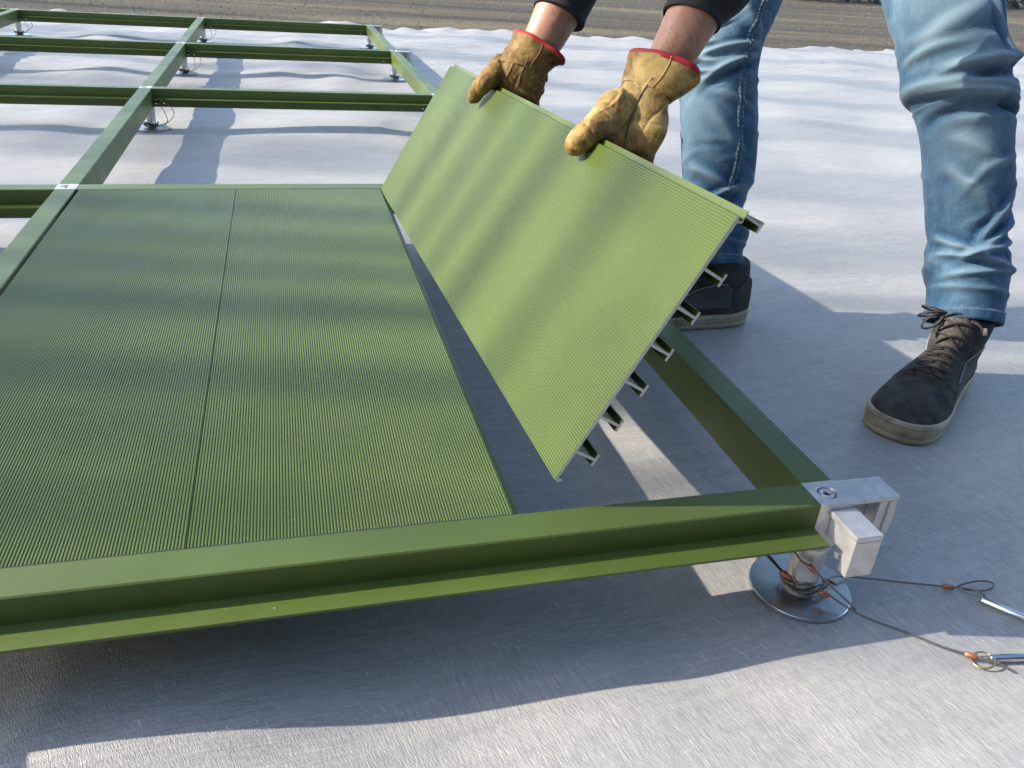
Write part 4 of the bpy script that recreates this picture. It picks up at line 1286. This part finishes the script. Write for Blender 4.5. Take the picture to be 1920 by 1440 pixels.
    def lace(y0, t0, y1, t1, lift):
        pts = []
        for q in np.linspace(0, 1, 12):
            y = y0 + (y1-y0)*q; t = t0 + (t1-t0)*q
            p, n_ = cast(base(t, y), dn)
            if p is not None: pts.append(tuple(p - dn*(0.0050 + lift*math.sin(math.pi*q))))
        if len(pts) > 2:
            lb = MB(); lb.tube(spline(pts, 2), 0.0019, 7); B_(lb, "lace", M_LACE)
    for k in range(len(ts)-1):
        lace(-0.024, ts[k], 0.024, ts[k+1], 0.0015); lace(0.024, ts[k], -0.024, ts[k+1], 0.0045)
    lace(-0.024, ts[-1], 0.024, ts[-1], 0.001)
    # bow and loose ends
    p0, _ = cast(base(0.10, -0.020), dn); p0 = p0 - dn*0.007
    for q, w in ((Vector((0.020, -0.034, -0.010)), Vector((0.010, 0.004, 0.009))), (Vector((0.004, -0.036, 0.000)), Vector((0.010, 0.0, 0.007))), (Vector((0.030, -0.020, -0.024)), Vector((0.004, -0.010, 0.006)))):
        lb = MB(); lb.tube(spline([p0, p0+q*0.45+w*0.6, p0+q*0.95+w*0.5, p0+q*1.05-w*0.2, p0+q*0.7-w*0.7, p0+q*0.25-w*0.3, p0], 6), 0.0019, 7)
        B_(lb, "lace", M_LACE)
    p1, _ = cast(base(0.12, 0.020), dn); p1 = p1 - dn*0.006
    e = [p1, p1+Vector((0.008, 0.012, 0.002)), p1+Vector((0.012, 0.020, -0.002)), p1+Vector((0.016, 0.026, -0.010))]
    lb = MB(); lb.tube(spline(e, 6), 0.0019, 7); B_(lb, "lace", M_LACE)
    ab = MB(); ab.tube([e[2]+Vector((0.004, 0.005, 0.004)), e[3]+Vector((0.004, 0.003, 0.002))], 0.0027, 8); B_(ab, "lace_tip", M_AGLET)
    return root
shoe((1.620, 0.469, 0.0005), 213, True)
shoe((1.334, 0.742, 0.0005), 178, True)

# ------------------------------------------------------------------ bare saplings to the left, whose stems throw the soft stripes
def saplings():
    r = np.random.default_rng(17)
    sx, sy = -0.9749, 0.2228            # towards the sun, on the ground
    nx, ny = 0.2228, 0.9749
    spots = [(1.16, 9.0, 0.034), (0.965, 9.8, 0.030), (0.82, 8.6, 0.028), (0.650, 8.8, 0.046), (0.44, 9.3, 0.036), (0.30, 11.0, 0.018), (0.150, 9.4, 0.020), (-0.26, 9.4, 0.032),
             (1.46, 12.7, 0.040), (1.62, 15.3, 0.045), (2.10, 18.0, 0.06), (2.32, 17.0, 0.05), (3.05, 16.2, 0.06), (3.30, 20.0, 0.08), (4.05, 18.5, 0.07), (4.9, 19.0, 0.08), (5.15, 18.0, 0.06), (6.1, 20.5, 0.09), (7.1, 19.0, 0.08), (8.4, 21.0, 0.10), (9.8, 20.0, 0.10)]
    for k, (c, L, rad) in enumerate(spots):
        L, rad = (L*1.22, rad*1.08) if c < 1.3 else (L*1.4, rad*1.2)
        x, y = nx*c + 0.45*(-sx)*1.0 + sx*L, ny*c + 0.45*(-sy)*1.0 + sy*L
        x, y = nx*c + sx*L, ny*c + sy*L
        o = empty("sapling", (x, y, 0), "slim bare sapling beyond the left picture border", "tree", "bare saplings to the left of the frame")
        hgt = L*0.64 + 1.6 + r.random()*1.5
        pts = [(r.normal(0, 0.012)*(h_ > 0), r.normal(0, 0.010)*(h_ > 0), h_) for h_ in np.linspace(-0.03, hgt, 9)]
        MB().tube(spline(pts, 3), [float(np.interp(q, [0, 0.55, 1], [rad*1.15, rad, rad*0.25])) for q in np.linspace(0, 1, 25)], 10).build("trunk", M_BARK, o, True)
        br = MB()
        for b in range(10):
            z0 = r.uniform(0.72, 0.95)*hgt; a = r.uniform(0, 6.28); l = r.uniform(0.5, 1.1)
            d = Vector((math.cos(a)*0.6, math.sin(a)*0.6, 0.8)).normalized()*l
            p = Vector((0, 0, z0)); br.tube([p, p+d*0.5+Vector((0, 0, -0.03)), p+d], [0.012, 0.008, 0.003], 6)
        br.build("branch", M_BARK, o, True)
saplings()

# ------------------------------------------------------------------ tall unseen hedge added behind the camera to keep low sky off beam fronts
def sky_block_hedge():
    e = empty("hedge", (0.5, -4.2, 0), "unseen dark hedge added behind the viewer to block low sky", "hedge")
    r = np.random.default_rng(8)
    mb = MB()
    for k in range(26000):
        x = r.uniform(-9, 9); z = r.uniform(0.0, 4.6) + 0.25*math.sin(x*2.1); y = r.normal(0, 0.35)
        s_ = 0.06 + 0.06*r.random()
        a = Vector(r.normal(size=3)).normalized(); b = a.orthogonal().normalized(); c = Vector((x, y, z))
        mb.add([c-a*s_, c-b*s_*0.6, c+a*s_, c+b*s_*0.6], [(0, 1, 2, 3)])
    tag(mb.build("foliage", M_LEAF, e), kind="stuff")
    for k in range(12):
        x = -8.5 + 1.55*k
        MB().tube([(x, 0, -0.05), (x+0.05, 0.05, 2.0), (x, 0, 4.2)], [0.05, 0.035, 0.01], 6).build("stem", M_BARK, e, True)
sky_block_hedge()

# ------------------------------------------------------------------ loose grit, stones and a twig on the bare ground beyond the sheet
def grit():
    r = np.random.default_rng(31)
    mb = MB()
    base = [(0.9, 0, -0.3), (-0.4, 0.85, -0.3), (-0.5, -0.75, -0.3), (0.3, 0.1, 0.6), (-0.35, -0.1, 0.5)]
    fc = [(0, 1, 3), (1, 4, 3), (1, 2, 4), (2, 0, 3), (2, 3, 4), (0, 2, 1)]
    for k in range(15000):
        y = 6.45 + 11*r.random()**1.7; x = r.uniform(-4.5, 4 + y*0.75)
        s_ = (0.0022 + 0.009*r.random()**4)*(0.7 + y/12); a = r.uniform(0, 6.28)
        v = [(x + s_*(p[0]*math.cos(a)-p[1]*math.sin(a)), y + s_*(p[0]*math.sin(a)+p[1]*math.cos(a)), -0.028 + s_*(0.4+p[2])*0.8) for p in base]
        mb.add(v, fc)
    tag(mb.build("gravel", simple("pale_grit", (0.125, 0.110, 0.080), 0.85, 0, 0.6, 9)), kind="stuff")
grit()
